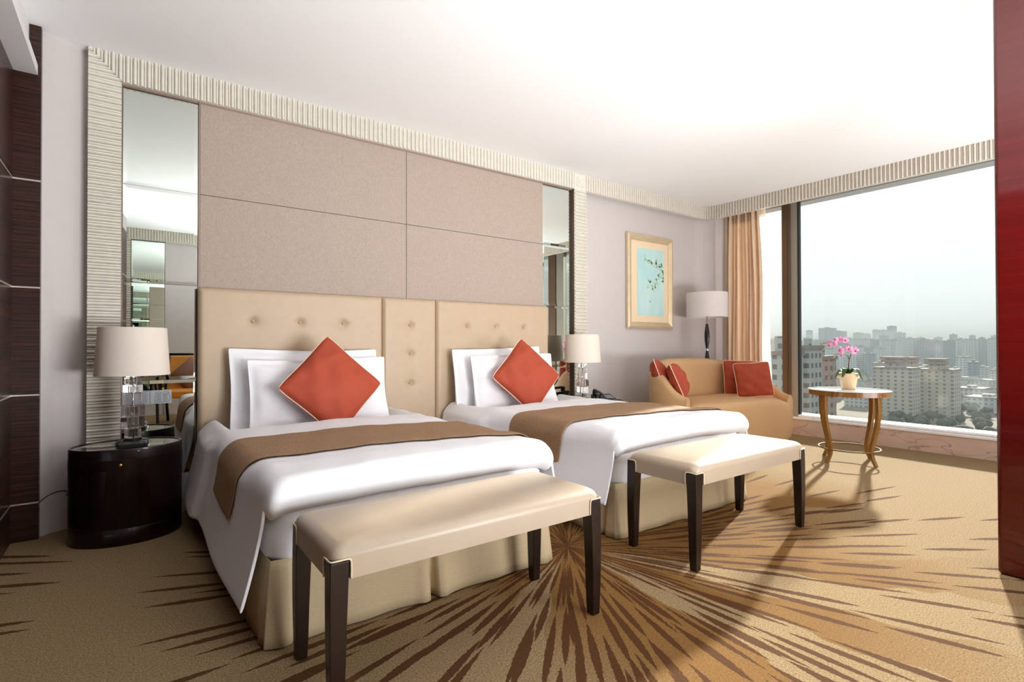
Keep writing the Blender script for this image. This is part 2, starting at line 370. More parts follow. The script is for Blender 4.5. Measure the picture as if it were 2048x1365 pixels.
def tag(o, label, cat, group=None, kind=None):
    o['label'] = label; o['category'] = cat
    if group: o['group'] = group
    if kind: o['kind'] = kind
    return o
def thing(name, label, cat, loc=(0,0,0), group=None):
    o = bpy.data.objects.new(name, None); COL.objects.link(o); o.location = loc; o.empty_display_size = 0.1
    return tag(o, label, cat, group)
def struct(o, label=None, cat=None):
    o['kind'] = 'structure'
    if label: o['label'] = label
    if cat: o['category'] = cat
    return o
def dup(root, loc, label, rz=None, group=None):
    r = root.copy(); COL.objects.link(r); r.location = loc; r['label'] = label
    if rz is not None: r.rotation_euler = (r.rotation_euler.x, r.rotation_euler.y, rz)
    if group: r['group'] = group
    for ch in list(root.children):
        c = ch.copy(); COL.objects.link(c); c.parent = r
        for g in list(ch.children):
            d = g.copy(); COL.objects.link(d); d.parent = c
    return r
def sstep(x, a, b):
    t = max(0.0, min(1.0, (x-a)/(b-a))); return t*t*(3-2*t)
def lerp(a, b, t): return a + (b-a)*t
def spline(pts, n):
    """Catmull-Rom through pts, n samples per span"""
    P = [Vector(p) for p in pts]; P = [P[0]*2-P[1]] + P + [P[-1]*2-P[-2]]; out = []
    for i in range(1, len(P)-2):
        for k in range(n):
            t = k/n; a, b, c, d = P[i-1], P[i], P[i+1], P[i+2]
            out.append(0.5*((2*b) + (c-a)*t + (2*a-5*b+4*c-d)*t*t + (3*b-a-3*c+d)*t*t*t))
    out.append(P[-2]); return out

# ------------------------------------------------------------------ room shell
CZ = 2.856; YB = 4.09; XR = 6.42; YF = -1.75; XL = -0.525; XC = 6.06; YC = 4.0
struct(MB().box(-0.8, 6.62, -2.0, 4.4, -0.12, 0.0).build('floor', 'carpet'), 'beige and gold carpet with a dark starburst between the beds', 'floor')
struct(MB().box(-0.8, XC+0.04, -2.0, 4.4, CZ, CZ+0.12).build('ceiling', 'ceiling'), 'plain white ceiling over the twin beds', 'ceiling')
struct(MB().box(XC+0.04, 6.75, -2.0, 4.4, 2.96, 3.06).build('trim_1', 'ceiling'), 'white curtain recess above the window', 'trim')
# back wall with a rounded corner towards the curtain recess and a curved return on the left
path = [(-0.415, 3.90), (-0.412, 3.945), (-0.36, 3.99), (-0.28, 4.035), (-0.20, 4.075), (-0.12, YB)]
path += [(5.86, YB)] + [(5.86+0.20*math.sin(a), YB-0.20+0.20*math.cos(a)) for a in [PI/2*k/8 for k in range(1, 9)]] + [(6.62, YB-0.20), (6.62, 4.3), (-0.5, 4.3)]
struct(MB().prism(path, 0, 2.96).build('wall_back', 'wall'), 'light grey wall behind the headboard and picture', 'wall')
# window wall: marble base, sill, header
struct(MB().box(XR, 6.56, YF, YB-0.20, 0, 0.185).build('baseboard_right', 'marble'), 'veined pink marble base under the window', 'baseboard')
struct(MB().box(XR-0.012, 6.56, YF, YB-0.20, 0.185, 0.209).build('trim_2', 'sill', bevel=0.004), 'white window sill on the marble base', 'sill')
struct(MB().box(6.56, 6.75, YF, YB, -0.1, 0.23).box(6.56, 6.75, YF, YB, 2.80, 3.0).build('wall_right', 'wall'), 'wall strip around the big window', 'wall')
struct(MB().box(-0.8, 6.75, YF-0.2, YF, 0, 3.06).build('wall_front', 'wall'), 'grey wall facing the beds, seen in the mirrors', 'wall')
struct(MB().box(-0.75, XL, YF, 3.90, 0, CZ).build('wall_left', 'ebony_h'), 'glossy dark striped veneer wall at the left edge', 'wall')
# window: bronze post, bottom rail, glass panes
win = bpy.data.objects.new('window_1', None); COL.objects.link(win); win.location = (6.5, 1.2, 0.2); struct(win, 'tall window over the city with a bronze post', 'window')
MB().box(6.46, 6.56, 3.145, 3.25, 0.21, 2.9).build('post', 'brown_frame', win, bevel=0.003)
MB().box(6.452, 6.47, 3.185, 3.21, 0.21, 2.9).build('post_cover', 'brown_frame', win, bevel=0.002)
MB().box(6.470, 6.555, 3.072, 3.145, 0.21, 2.9).build('side_strip', 'grey_frame', win)
MB().box(6.48, 6.53, 3.053, 3.072, 0.21, 2.9).build('gasket', 'gasket', win)
MB().box(6.46, 6.56, 0.36, 0.57, 0.21, 2.9).build('post', 'brown_frame', win, bevel=0.003)
MB().box(6.475, 6.555, 0.57, 0.78, 0.21, 2.9).build('side_strip', 'grey_frame', win)
MB().box(6.475, 6.555, YF, 3.125, 0.212, 0.236).box(6.475, 6.555, 3.25, YB-0.2, 0.212, 0.236).build('bottom_rail', 'sill', win, bevel=0.003)
MB().box(6.50, 6.512, YF, 3.056, 0.232, 2.9).build('pane', 'pane', win)
MB().box(6.50, 6.512, 3.25, 3.85, 0.232, 2.9).build('pane', 'pane', win)

# left veneer panel with silver inlays
pnl = bpy.data.objects.new('wall_panel', None); COL.objects.link(pnl); pnl.location = (-0.47, 3.95, 0); struct(pnl, 'narrow dark striped veneer panel with silver inlay lines left of the grey wall', 'wall panel')
MB().box(XL-0.02, -0.411, 3.90, 4.02, 0, CZ).build('panel_face', 'ebony_h', pnl)
for z in (0.205, 0.80, 1.395, 1.989):
    MB().box(XL, -0.4105, 3.8985, 3.903, z-0.004, z+0.004).build('inlay', 'silver_inlay', pnl)
inl = MB()
for z in (0.205, 0.80, 1.395, 1.989): inl.box(XL-0.003, XL+0.0015, YF, 3.9, z-0.004, z+0.004)
struct(inl.build('trim_3', 'silver_inlay'), 'silver inlay lines along the dark left wall', 'trim')
# soffit above the left wall
prof = [(XL-0.05, 2.58), (-0.425, 2.58), (-0.425, 2.635), (-0.455, 2.74), (-0.462, 2.77), (-0.462, CZ), (XL-0.05, CZ)]
sf = MB(); n_ = len(prof)
sf.add([(x, YF, z) for x, z in prof] + [(x, 3.899, z) for x, z in prof], [tuple(range(n_)), tuple(reversed(range(n_, 2*n_)))] + [(i, (i+1) % n_, n_+(i+1) % n_, n_+i) for i in range(n_)])
struct(sf.build('trim_4', 'white'), 'white soffit beam at the top left', 'trim')
# red lacquered partition at the right edge
struct(MB().box(3.276, 3.52, YF, 0.655, 0, CZ).build('wall_partition', 'red_wood', bevel=0.018, seg=4), 'dark red lacquered partition at the right edge', 'wall')

# ribbed silver cornice / frames
def ribs(path, normals, across, lo, hi, pitch=0.036, depth=0.021, back=0.05, samples=15):
    """strip of half-round ribs: path = polyline points, across = direction of rib length, lo/hi(s) = extents"""
    P = [Vector(p) for p in path]; L = [0.0]
    for a, b in zip(P, P[1:]): L.append(L[-1] + (b-a).length)
    tot = L[-1]; cnt = max(1, round(tot/pitch)); step = tot/(cnt*samples); rows = []; k = 0; A = Vector(across)
    for i in range(cnt*samples + 1):
        s = min(tot, i*step)
        while k < len(P)-2 and L[k+1] < s: k += 1
        t = (s-L[k])/max(1e-9, L[k+1]-L[k]); p = P[k].lerp(P[k+1], t); nn = Vector(normals[k]).lerp(Vector(normals[k+1]), t).normalized()
        ph = (i % samples)/samples
        d = depth*math.sqrt(max(0, 1-(2*ph/0.6-1)**2)) if ph < 0.6 else 0.5*depth*math.sqrt(max(0, 1-(2*(ph-0.6)/0.4-1)**2))
        a, b = lo(s), hi(s)
        rows.append([tuple(p + A*a - nn*back), tuple(p + A*a + nn*d), tuple(p + A*b + nn*d), tuple(p + A*b - nn*back)])
    m = MB(); m.grid(rows, cv=True)
    return m
ZB = 2.690
# bay frame, top run (mitred at the left), then the cornice along the wall, round corner and window pelmet
H_ = CZ - ZB
struct(ribs([(-0.212, YC, 0), (3.70, YC, 0)], [(0,-1,0)]*2, (0,0,1), lambda s: CZ - min(H_, s+0.004), lambda s: CZ, back=0.085).build('trim_5', 'silver_rib', smooth=True, ang=50), 'ribbed silver frame along the top of the headboard bay', 'cornice')
struct(ribs([(-0.212, YC, CZ), (-0.212, YC, 0.0)], [(0,-1,0)]*2, (1,0,0), lambda s: 0.0, lambda s: min(H_-0.006, s*0.96), back=0.085).build('trim_6', 'silver_rib', smooth=True, ang=50), 'ribbed silver frame upright left of the mirror', 'frame')
struct(ribs([(3.70, YC, ZB), (3.70, YC, 0.0)], [(0,-1,0)]*2, (1,0,0), lambda s: 0.0, lambda s: 0.168, back=0.085).build('trim_7', 'silver_rib', smooth=True, ang=50), 'ribbed silver frame upright right of the headboard', 'frame')
rc = 0.16; cpath = [(3.866, YC, 0), (XC-rc, YC, 0)] + [(XC-rc+rc*math.sin(a), YC-rc+rc*math.cos(a), 0) for a in [PI/2*k/8 for k in range(1, 9)]] + [(XC, YF, 0)]
cn = [(0,-1,0), (0,-1,0)] + [(-math.sin(a), -math.cos(a), 0) for a in [PI/2*k/8 for k in range(1, 9)]] + [(-1,0,0)]
struct(ribs(cpath, cn, (0,0,1), lambda s: ZB, lambda s: CZ, back=0.035).build('trim_8', 'silver_rib', smooth=True, ang=50), 'ribbed silver cornice running round the corner above the window', 'cornice')
struct(MB().box(3.70, 3.866, YC-0.012, YB, ZB-0.005, CZ).box(3.735, 3.831, YC-0.02, YC-0.01, ZB+0.035, CZ-0.035).box(3.76, 3.806, YC-0.028, YC-0.018, ZB+0.06, CZ-0.06).build('trim_9', 'silver_rib', bevel=0.005), 'square silver corner block in the cornice', 'cornice')
struct(MB().box(-0.212, 6.3, YC-0.004, YB, CZ-0.012, CZ).build('trim_10', 'silver_rib'), 'thin top bead of the cornice', 'trim')
# frame returns beside the mirrors, panels of the bay
struct(MB().box(-0.053, -0.0475, YC+0.004, YB, 0, ZB).box(0.3575, 0.3655, 4.012, YB, 0.2, ZB).box(-0.053, 3.70, 4.02, YB, ZB-0.012, ZB+0.004).build('trim_11', 'mauve_edge'), 'thin bronze edging around the left mirror', 'trim')
struct(MB().box(3.695, 3.702, YC-0.004, YB, 0, ZB).build('trim_12', 'brown_frame'), 'thin bronze edging right of the right mirror', 'trim')
wp = bpy.data.objects.new('wall_panel', None); COL.objects.link(wp); wp.location = (1.83, 4.06, 1.4); struct(wp, 'taupe fabric wall panels above the headboard', 'wall panel')
for x0, x1 in ((0.366, 1.840), (1.843, 3.300)):
    for z0, z1 in ((0.30, 2.0735), (2.0765, ZB-0.012)):
        MB().box(x0, x1, 4.016, YB, z0, z1).build('fabric_panel', 'panel_fabric', wp, bevel=0.003)
struct(MB().box(-0.05, 3.695, 4.028, YB, 0, 0.243).build('baseboard_back', 'wall'), 'low grey base below the mirrors', 'baseboard')

def mirror(name, label, x0, x1, y, zs, face=-1):
    t = thing(name, label, 'mirror', ((x0+x1)/2, y, zs[0]))
    for z0, z1 in zip(zs, zs[1:]):
        b = 0.022; g = 0.0008; yo = y + face*0.0; yi = y + face*0.0011
        o = [(x0+g, y, z0+g), (x1-g, y, z0+g), (x1-g, y, z1-g), (x0+g, y, z1-g)]
        i = [(x0+b, yi, z0+b), (x1-b, yi, z0+b), (x1-b, yi, z1-b), (x0+b, yi, z1-b)]
        k = [(p[0], y - face*0.004, p[2]) for p in o]
        m = MB(); m.add(o + i + k, [(4,5,6,7), (0,1,5,4), (1,2,6,5), (2,3,7,6), (3,0,4,7), (8,9,1,0), (9,10,2,1), (10,11,3,2), (11,8,0,3), (11,10,9,8)])
        m.build('mirror_pane', 'mirror', t)
    return t
ZS = (0.245, 0.852, 1.467, 2.078, ZB-0.014)
mirror('wall_mirror', 'tall wall mirror behind the left bedside lamp', -0.046, 0.357, 4.032, ZS)
mirror('wall_mirror', 'narrow mirror between the headboard and the right ribbed upright', 3.304, 3.694, 4.032, ZS)
# facing wall (seen in the mirrors)
mirror('wall_mirror', 'mirror on the wall facing the beds, seen in the left mirror', 0.0, 0.42, YF+0.03, ZS, 1)
mirror('wall_mirror', 'second mirror on the facing wall, right of the fabric strip', 0.86, 1.30, YF+0.03, ZS, 1)
struct(ribs([(-0.4, YF+0.07, 0), (6.0, YF+0.07, 0)], [(0,1,0)]*2, (0,0,1), lambda s: ZB, lambda s: CZ, back=0.06).build('trim_13', 'silver_rib', smooth=True, ang=50), 'ribbed cornice on the facing wall', 'cornice')
struct(ribs([(-0.06, YF+0.05, ZB), (-0.06, YF+0.05, 0)], [(0,1,0)]*2, (1,0,0), lambda s: 0.0, lambda s: 0.05, back=0.04).build('trim_14', 'silver_rib', smooth=True, ang=50), 'ribbed upright on the facing wall', 'frame')
struct(MB().box(0.425, 0.855, YF, YF+0.04, 0.0, ZB).build('trim_15', 'wall'), 'grey fabric strip on the facing wall', 'wall panel')

# engraved switch plate on the mirror behind the left lamp
sp = thing('switch_plate', 'silver engraved switch plate with symbols on the left mirror', 'switch', (0.085, 4.03, 0.742))
MB().box(-0.045, 0.212, 4.019, 4.027, 0.703, 0.788).build('plate', 'steel_plate', sp, bevel=0.001)
gm = MB()
def ln(m, pts, r=0.0011): m.tube([(x, 4.0184, z+0.0035) for x, z in pts], r, 5)
for k in range(9):
    z = 0.707 + k*0.0088; ln(gm, [(0.035+0.004*(k % 3), z), (0.055, z+0.002), (0.068, z+0.0005), (0.088-0.006*(k % 2), z+0.0025)])
gm.build('engraved_lines', 'pictograph', sp); gm = MB()
for k in range(7): z = 0.712 + k*0.010; ln(gm, [(-0.03, z), (-0.012, z+0.001), (0.006, z)])
gm.build('engraved_lines', 'pictograph', sp); gm = MB()
ln(gm, [(0.098, 0.701), (0.098, 0.783)]); ln(gm, [(0.109, 0.738), (0.111, 0.738)]); ln(gm, [(0.109, 0.724), (0.111, 0.724)])
gm.build('engraved_lines', 'pictograph', sp)
gm = MB()
def oval(cx, cz, a, b, k=10): ln(gm, [(cx+a*math.cos(2*PI*i/k), cz+b*math.sin(2*PI*i/k)) for i in range(k+1)])
for cx, cz in ((0.142, 0.767), (0.182, 0.769)): oval(cx, cz, 0.016, 0.006)
for cx, cz in ((0.144, 0.741), (0.178, 0.745), (0.144, 0.722), (0.178, 0.725)): oval(cx, cz, 0.011, 0.0075); ln(gm, [(cx-0.005, cz), (cx+0.005, cz)])
ln(gm, [(0.124, 0.710), (0.124, 0.754), (0.199, 0.758), (0.202, 0.754), (0.202, 0.714), (0.198, 0.711), (0.124, 0.708)])
gm.build('engraved_symbols', 'pictograph', sp)

# ------------------------------------------------------------------ picture
pf = thing('framed_picture', 'gold framed pale blue painting of green leaves on the grey wall', 'picture', (4.99, 4.07, 1.82))
def frame_ring(x0, x1, z0, z1, w, y0, y1, ybv):
    m = MB(); o = [(x0,z0),(x1,z0),(x1,z1),(x0,z1)]; i = [(x0+w,z0+w),(x1-w,z0+w),(x1-w,z1-w),(x0+w,z1-w)]; md = [(x0+w*.35,z0+w*.35),(x1-w*.35,z0+w*.35),(x1-w*.35,z1-w*.35),(x0+w*.35,z1-w*.35)]
    rings = [[(x, y1, z) for x, z in o], [(x, y0+0.008, z) for x, z in o], [(x, y0, z) for x, z in md], [(x, ybv, z) for x, z in i], [(x, y1, z) for x, z in i]]
    return m.grid(rings, cu=True, cv=True)
frame_ring(4.583, 5.402, 1.268, 2.370, 0.075, 4.045, 4.085, 4.066).build('frame', 'gold_frame', pf)
MB().box(4.65, 5.335, 4.072, 4.082, 1.335, 2.303).build('mat_board', 'mat_board', pf)
MB().box(4.765, 5.247, 4.069, 4.073, 1.42, 2.212).build('painting', 'art', pf)
def leafpoly(m, x, z, s, a, y=4.0675):
    pts = [(0,0),(0.25,0.22),(0.6,0.2),(1,0),(0.6,-0.2),(0.25,-0.22)]; ca, sa = math.cos(a), math.sin(a)
    q = [(min(5.246, max(4.766, x+s*(u*ca-v*sa))), z+s*(u*sa+v*ca)) for u, v in pts]
    m.add([(a_, y, b_) for a_, b_ in q] + [(a_, 4.0695, b_) for a_, b_ in q], [(0,1,2,3,4,5)] + [(i,(i+1) % 6,6+(i+1) % 6,6+i) for i in range(6)])
R = random.Random(3); lm = MB(); lp = MB()
def lf(px, py):  # place on the painting from fractions
    return 4.765 + 0.482*px, 2.212 - 0.792*py
for px, py in ((.30,.15),(.34,.17),(.46,.18),(.52,.2),(.68,.15),(.72,.2),(.76,.24),(.84,.26),(.9,.27),(.95,.24),(.8,.36),(.78,.39),(.92,.38),(.96,.42),(.98,.36),(.7,.44),(.72,.46),(.45,.5),(.5,.49),(.42,.53),(.55,.55),(.6,.58),(.68,.52),(.88,.22),(.66,.22),(.99,.46),(.94,.3)):
    x, z = lf(px, py)
    for q in range(3): leafpoly(lm if R.random() < .5 else lp, x+R.uniform(-.015,.015), z+R.uniform(-.018,.018), R.uniform(.03,.055), R.uniform(0, 2*PI))
lm.build('painted_leaves', 'art_leaf', pf); lp.build('painted_leaves', 'art_leaf_pale', pf)
tw = MB()
for pts in (((1,.3),(.8,.28),(.6,.25),(.4,.2),(.28,.14)), ((1,.42),(.85,.4),(.74,.45),(.62,.56),(.45,.52),(.42,.46)), ((.95,.3),(.86,.36),(.78,.4))):
    tw.tube([(lf(*p)[0], 4.068, lf(*p)[1]) for p in pts], 0.0018, 5)
MB().tube([(4.985, 4.068, 1.595), (4.992, 4.068, 1.58)], 0.006, 6).build('painted_insect', 'art_dark', pf)
tw.build('painted_twigs', 'art_dark', pf)

# ------------------------------------------------------------------ headboard
hb = thing('headboard', 'wide beige leather headboard with buttoned panels behind both beds', 'headboard', (1.83, 3.975, 0.30))
def padded(x0, x1, z0, z1, yf, yb, dim):
    """upholstered panel: front grid with rounded edges and button dimples"""
    nx = max(8, int((x1-x0)/0.012)); nz = int((z1-z0)/0.012); rows = []
    for j in range(nz+1):
        z = lerp(z0, z1, j/nz); row = []
        for i in range(nx+1):
            x = lerp(x0, x1, i/nx); e = min(x-x0, x1-x, z-z0, z1-z); r = 0.026
            d = r - math.sqrt(max(0, r*r-(r-min(e, r))**2))
            y = yf + d
            for bx, bz in dim:
                q = math.hypot(x-bx, z-bz); y += 0.020*math.exp(-(q/0.022)**2) + 0.007*math.exp(-(q/0.06)**2) + 0.005*math.exp(-((z-bz)/0.008)**2)*math.exp(-(abs(x-bx)/0.07)**2)
            row.append((x, y, z))
        rows.append(row)
    m = MB(); m.grid(rows)
    bd = rows[0] + [r_[-1] for r_ in rows[1:]] + rows[-1][-2::-1] + [r_[0] for r_ in rows[-2:0:-1]]
    m.grid([bd, [(x, yb, z) for x, y, z in bd]], cv=True)
    return m
HBT = 1.452
for x0, x1, dim in ((0.352, 1.605, [(bx, bz) for bz in (1.238, 1.005) for bx in (0.676, 0.985, 1.298)]),
                    (1.609, 2.078, [(1.849, bz) for bz in (1.235, 1.003, 0.763)]),
                    (2.082, 3.309, [(bx, bz) for bz in (1.240, 1.005) for bx in (2.389, 2.697, 3.013)])):
    p = padded(x0, x1, 0.12, HBT, 3.935, 4.0135, dim).build('padded_panel', 'leather', hb, smooth=True)
    for bx, bz in dim:
        MB().add([], []).lathe([(0.0005, 0.008), (0.007, 0.006), (0.0105, 0.001), (0.0105, -0.006)], 14).xf(Matrix.Translation((bx, 3.956, bz)) @ Matrix.Rotation(PI/2, 4, 'X')).build('button', 'leather', p, smooth=True)

# ------------------------------------------------------------------ beds
def csec(hw, hem, flare=0.075, ztop=0.592, rr=0.10, lift=0.0):
    """half cross-section of the duvet from hem to middle: list of (dx>=0, z)"""
    pts = []; xs = hw + 0.035 + lift; zs = ztop - rr
    for k in range(11):
        t = k/10; pts.append((xs + flare*(1-t)**1.3, lerp(hem, zs, t)))
    for k in range(1, 8):
        a = PI/2*k/7; pts.append((xs - rr + rr*math.cos(a), zs + rr*math.sin(a) + lift*math.sin(a)))
    w = xs - rr
    for k in range(1, 13): t = k/12; pts.append((w*(1-t), ztop + lift + 0.014*math.sin(t*PI/2)))
    return pts
def full(pts): return [(-a, z) for a, z in pts] + [(a, z) for a, z in pts[-2::-1]]
def wrk(x, y, z): return 0.004*math.sin(9*x+5*y)*math.sin(7*y-3*x) + 0.003*math.sin(23*y+4*x+9*z) + 0.002*math.sin(31*x-11*y)
def make_bed(cx, label, lab_m):
    hw = 0.64; y0, y1 = 2.02, 3.93
    b = thing('bed', label, 'bed', (cx, 2.97, 0), 'twin beds')
    # mattress with rounded corners under a fitted white sheet
    def rrect(x, y, ex, r):
        o = []
        for sx, sy, a0 in ((1,1,0), (-1,1,PI/2), (-1,-1,PI), (1,-1,1.5*PI)):
            for k in range(7): a = a0+PI/2*k/6; o.append((x+sx*(hw+ex-r)+r*math.cos(a), (y0+y1)/2+sy*((y1-y0)/2+ex-r)+r*math.sin(a)))
        return o
    m = MB(); rings = []
    for ex, z in ((-0.05, 0.278), (-0.006, 0.286), (0.004, 0.306), (0.006, 0.40), (0.0, 0.455), (-0.012, 0.478), (-0.05, 0.488)):
        rings.append([(x, y, z) for x, y in rrect(cx, 0, ex, 0.09)])
    m.grid(rings, cv=True); q = len(rings[0]); m.f += [tuple(range(q)), tuple((len(rings)-1)*q+k for k in range(q))]
    m.build('mattress', 'linen', b, smooth=True, ang=60)
    # skirt with inverted pleats at the corners and the middle of the foot
    per = []; ex = 0.0
    def seg(a, c, n): return [(lerp(a[0], c[0], k/n), lerp(a[1], c[1], k/n)) for k in range(n)]
    X0, X1, Y0, Y1 = cx-hw+0.01, cx+hw-0.01, y0+0.012, y1
    per = seg((X0, Y1), (X0, Y0), 200) + seg((X0, Y0), (X1, Y0), 180) + seg((X1, Y0), (X1, Y1), 200) + [(X1, Y1)]
    rows = []
    for h in [k/8 for k in range(9)]:
        row = []
        for i, (x, y) in enumerate(per):
            foot = 200 <= i <= 380
            nx = -1 if i < 200 else (0 if i < 380 else 1); ny = -1 if foot else 0
            if abs(i-200) < 3: nx, ny = -0.7, -0.7
            if abs(i-380) < 3: nx, ny = 0.7, -0.7
            sf_ = abs(x - cx); d = 0.010 + 0.032*(1-h); k = (1-h)**0.6
            if foot:
                d -= 0.045*k*max(0.0, 1-(sf_/0.020)**2) if sf_ < 0.020 else 0.0      # inverted pleat in the middle
                d += 0.016*(1-h)*math.exp(-((sf_-0.045)/0.03)**2)
                c = hw - 0.085
                d -= 0.030*(1-0.75*h)*math.exp(-((sf_-c)/0.010)**2); d += 0.014*(1-h)*math.exp(-((sf_-hw+0.035)/0.03)**2)
                d += 0.004*(1-h)*math.sin(sf_*26)
            else:
                for c in (0.07, 0.95, 1.7): d -= 0.030*(1-0.75*h)*math.exp(-((y-y0-c)/0.011)**2)
                d += 0.004*(1-h)*math.sin(y*23)
            row.append((x+nx*d, y+ny*d, lerp(0.006, 0.300, h)))
        rows.append(row)
    MB().grid(rows).build('bed_skirt', 'skirt', b, smooth=True, solid=0.004)
    return b
def make_duvet(cx, label, heml=0.15, hemr=0.20, flr=0.075, foot=0.0):
    hw = 0.64; L = csec(hw, heml); Rr = csec(hw, hemr, flr); cs = [(-a, z) for a, z in L] + [(a, z) for a, z in Rr[-2::-1]]
    ys = [3.915 - 0.045*k for k in range(43)]; rows = []   # head towards foot
    ye = 2.025; ys = [y for y in ys if y > ye + 0.02] + [ye]
    for y in ys:
        row = []
        for dx, z in cs:
            top = sstep(z, 0.50, 0.57)
            zz = z + top*(0.012*sstep(2.5-y, 0, 0.35) + wrk(cx+dx, y, z))
            xx = cx + dx + (1-top)*math.copysign(1, dx)*(0.006*math.sin(6*y+dx) + 0.010*math.sin(2.3*y+1) + (0.03*sstep(y, 3.22, 3.30) if dx < 0 else foot*(1-sstep(y, 2.2, 3.1))*min(1.0, (0.5-min(z, 0.5))/0.3)))
            dip = sstep(y, 3.37, 3.46)*(1-sstep(abs(dx), 0.50, 0.60)); zz -= dip*0.085
            row.append((xx, y, zz))
        rows.append(row)
    last = rows[-1]; R_ = 0.062
    for a, tuck in [(PI*0.5*k/5, 0) for k in range(1, 6)] + [(PI*0.5, 1), (PI*0.72, 2), (PI*0.9, 3)]:
        row = []
        for (x, y, z), (dx, z0) in zip(last, cs):
            w = sstep(z0, 0.49, 0.575)
            yt = ye - R_*math.sin(a) ; zt = z - R_*(1-math.cos(a)) - (0.016 if tuck else 0)
            if tuck >= 2: zt -= 0.004*(tuck-1); yt += 0.01*(tuck-1)
            yf = ye - 0.0022*(len(rows) - len(ys) + 1)
            row.append((lerp(x, cx+(x-cx)*0.985, w), lerp(yf, yt, w), lerp(z, zt, w)))
        rows.append(row)
    o = MB().grid(rows).build('duvet', 'linen', None, smooth=True, solid=0.011, subsurf=1)
    return tag(o, label, 'duvet', 'white duvets')
def make_runner(cx, label, flr=0.075, foot=0.0):
    hw = 0.64; L = [p for p in csec(hw, 0.15, lift=0.012) if p[1] >= 0.335]; Rr = [p for p in csec(hw, 0.20, flr, lift=0.012) if p[1] >= 0.335]
    cs = [(-a, z) for a, z in L] + [(a, z) for a, z in Rr[-2::-1]]; rows = []
    for k in range(15):
        t = k/14; row = []
        for dx, z in cs:
            f = (dx+hw)/(2*hw); yn = 2.40 - 0.235*f; yf_ = 2.96 - 0.15*f; y = lerp(yn, yf_, t); top = sstep(z, 0.50, 0.57)
            zz = z + top*(0.012*sstep(2.5-y, 0, 0.35) + wrk(cx+dx, y, z))
            xx = cx + dx + (1-top)*math.copysign(1, dx)*(0.006*math.sin(6*y+dx) + 0.010*math.sin(2.3*y+1) + (foot*(1-sstep(y, 2.2, 3.1))*min(1.0, (0.5-min(z, 0.5))/0.3) if dx > 0 else 0))
            row.append((xx, y, zz))
        rows.append(row)
    o = MB().grid(rows).build('bed_runner', 'runner', None, smooth=True, solid=0.006, subsurf=1)
    return tag(o, label, 'bed runner', 'brown bed runners')
BX = (1.04, 2.815)
make_bed(BX[0], 'left twin bed with white mattress and oatmeal pleated skirt', '')
make_bed(BX[1], 'right twin bed with oatmeal pleated skirt, nearer the window', '')
make_duvet(BX[0], 'white duvet hanging to a low corner on the left bed')
make_duvet(BX[1], 'white duvet on the right bed, nearer the window', 0.20, 0.16, 0.012, 0.11)
make_runner(BX[0], 'brown cloth runner across the foot of the left bed')
make_runner(BX[1], 'brown cloth runner across the foot of the right bed, nearer the window', 0.012, 0.11)

def pillow(w, h, t, n=26, pinch=0.0, flange=0.0, p=2.6, seed=0, wr=0.004, rnd_=0.02):
    """soft pillow in the XZ plane, thickness along Y, centred at the origin"""
    rr = random.Random(seed); ph = [rr.uniform(0, 6) for _ in range(6)]; front = []; back = []
    for j in range(n+1):
        v = -1 + 2*j/n; rf = []; rb = []
        for i in range(n+1):
            u = -1 + 2*i/n
            iu = min(1, abs(u)*w/2/max(1e-6, w/2-flange)); iv = min(1, abs(v)*h/2/max(1e-6, h/2-flange))
            d = t/2*(max(0, 1-iu**p)**0.55)*(max(0, 1-iv**p)**0.55) + 0.004
            x = u*w/2*(1 - pinch*(1-v*v)*0.5*abs(u)**3); z = v*h/2*(1 - pinch*(1-u*u)*0.5*abs(v)**3)
            cr = 1 - rnd_*(u*v)**4; x *= cr; z *= cr
            k = (1-iu**4)*(1-iv**4); wv = wr*k*(math.sin(7*u+ph[0]+2*v)*math.sin(5*v+ph[1]) + 0.6*math.sin(13*v+4*u+ph[2])*abs(u) + 0.6*math.sin(15*u-5*v+ph[3])*abs(v))
            rf.append((x, -d-wv, z)); rb.append((x, d+wv, z))
        front.append(rf); back.append(rb)
    m = MB(); m.grid(front); m.grid(back)
    bf = front[0] + [r_[-1] for r_ in front[1:]] + front[-1][-2::-1] + [r_[0] for r_ in front[-2:0:-1]]
    bb = back[0] + [r_[-1] for r_ in back[1:]] + back[-1][-2::-1] + [r_[0] for r_ in back[-2:0:-1]]
    m.grid([bf, bb], cv=True)
    return m, [((a[0]+b[0])/2, (a[1]+b[1])/2, (a[2]+b[2])/2) for a, b in zip(bf, bb)]
def bed_pillow(c, w, h, t, lean, label, seed, rz=0.0, group=None):
    m, _ = pillow(w, h, t, 40, 0.08, 0.032, 2.2, seed, 0.012)
    # slumped: bottom sits wider, top edge sags a little
    m.v = [(x, y - 0.03*math.exp(-((z+h/2)/0.12)**2)*(1 if y < 0 else 0), z - 0.012*math.sin(3*x+seed)) for x, y, z in m.v]
    m.xf(Matrix.Translation(c) @ Matrix.Rotation(rz, 4, 'Z') @ Matrix.Rotation(-lean, 4, 'X'))
    return tag(m.build('pillow', 'linen', None, smooth=True, subsurf=1), label, 'pillow', group or 'white bed pillows')
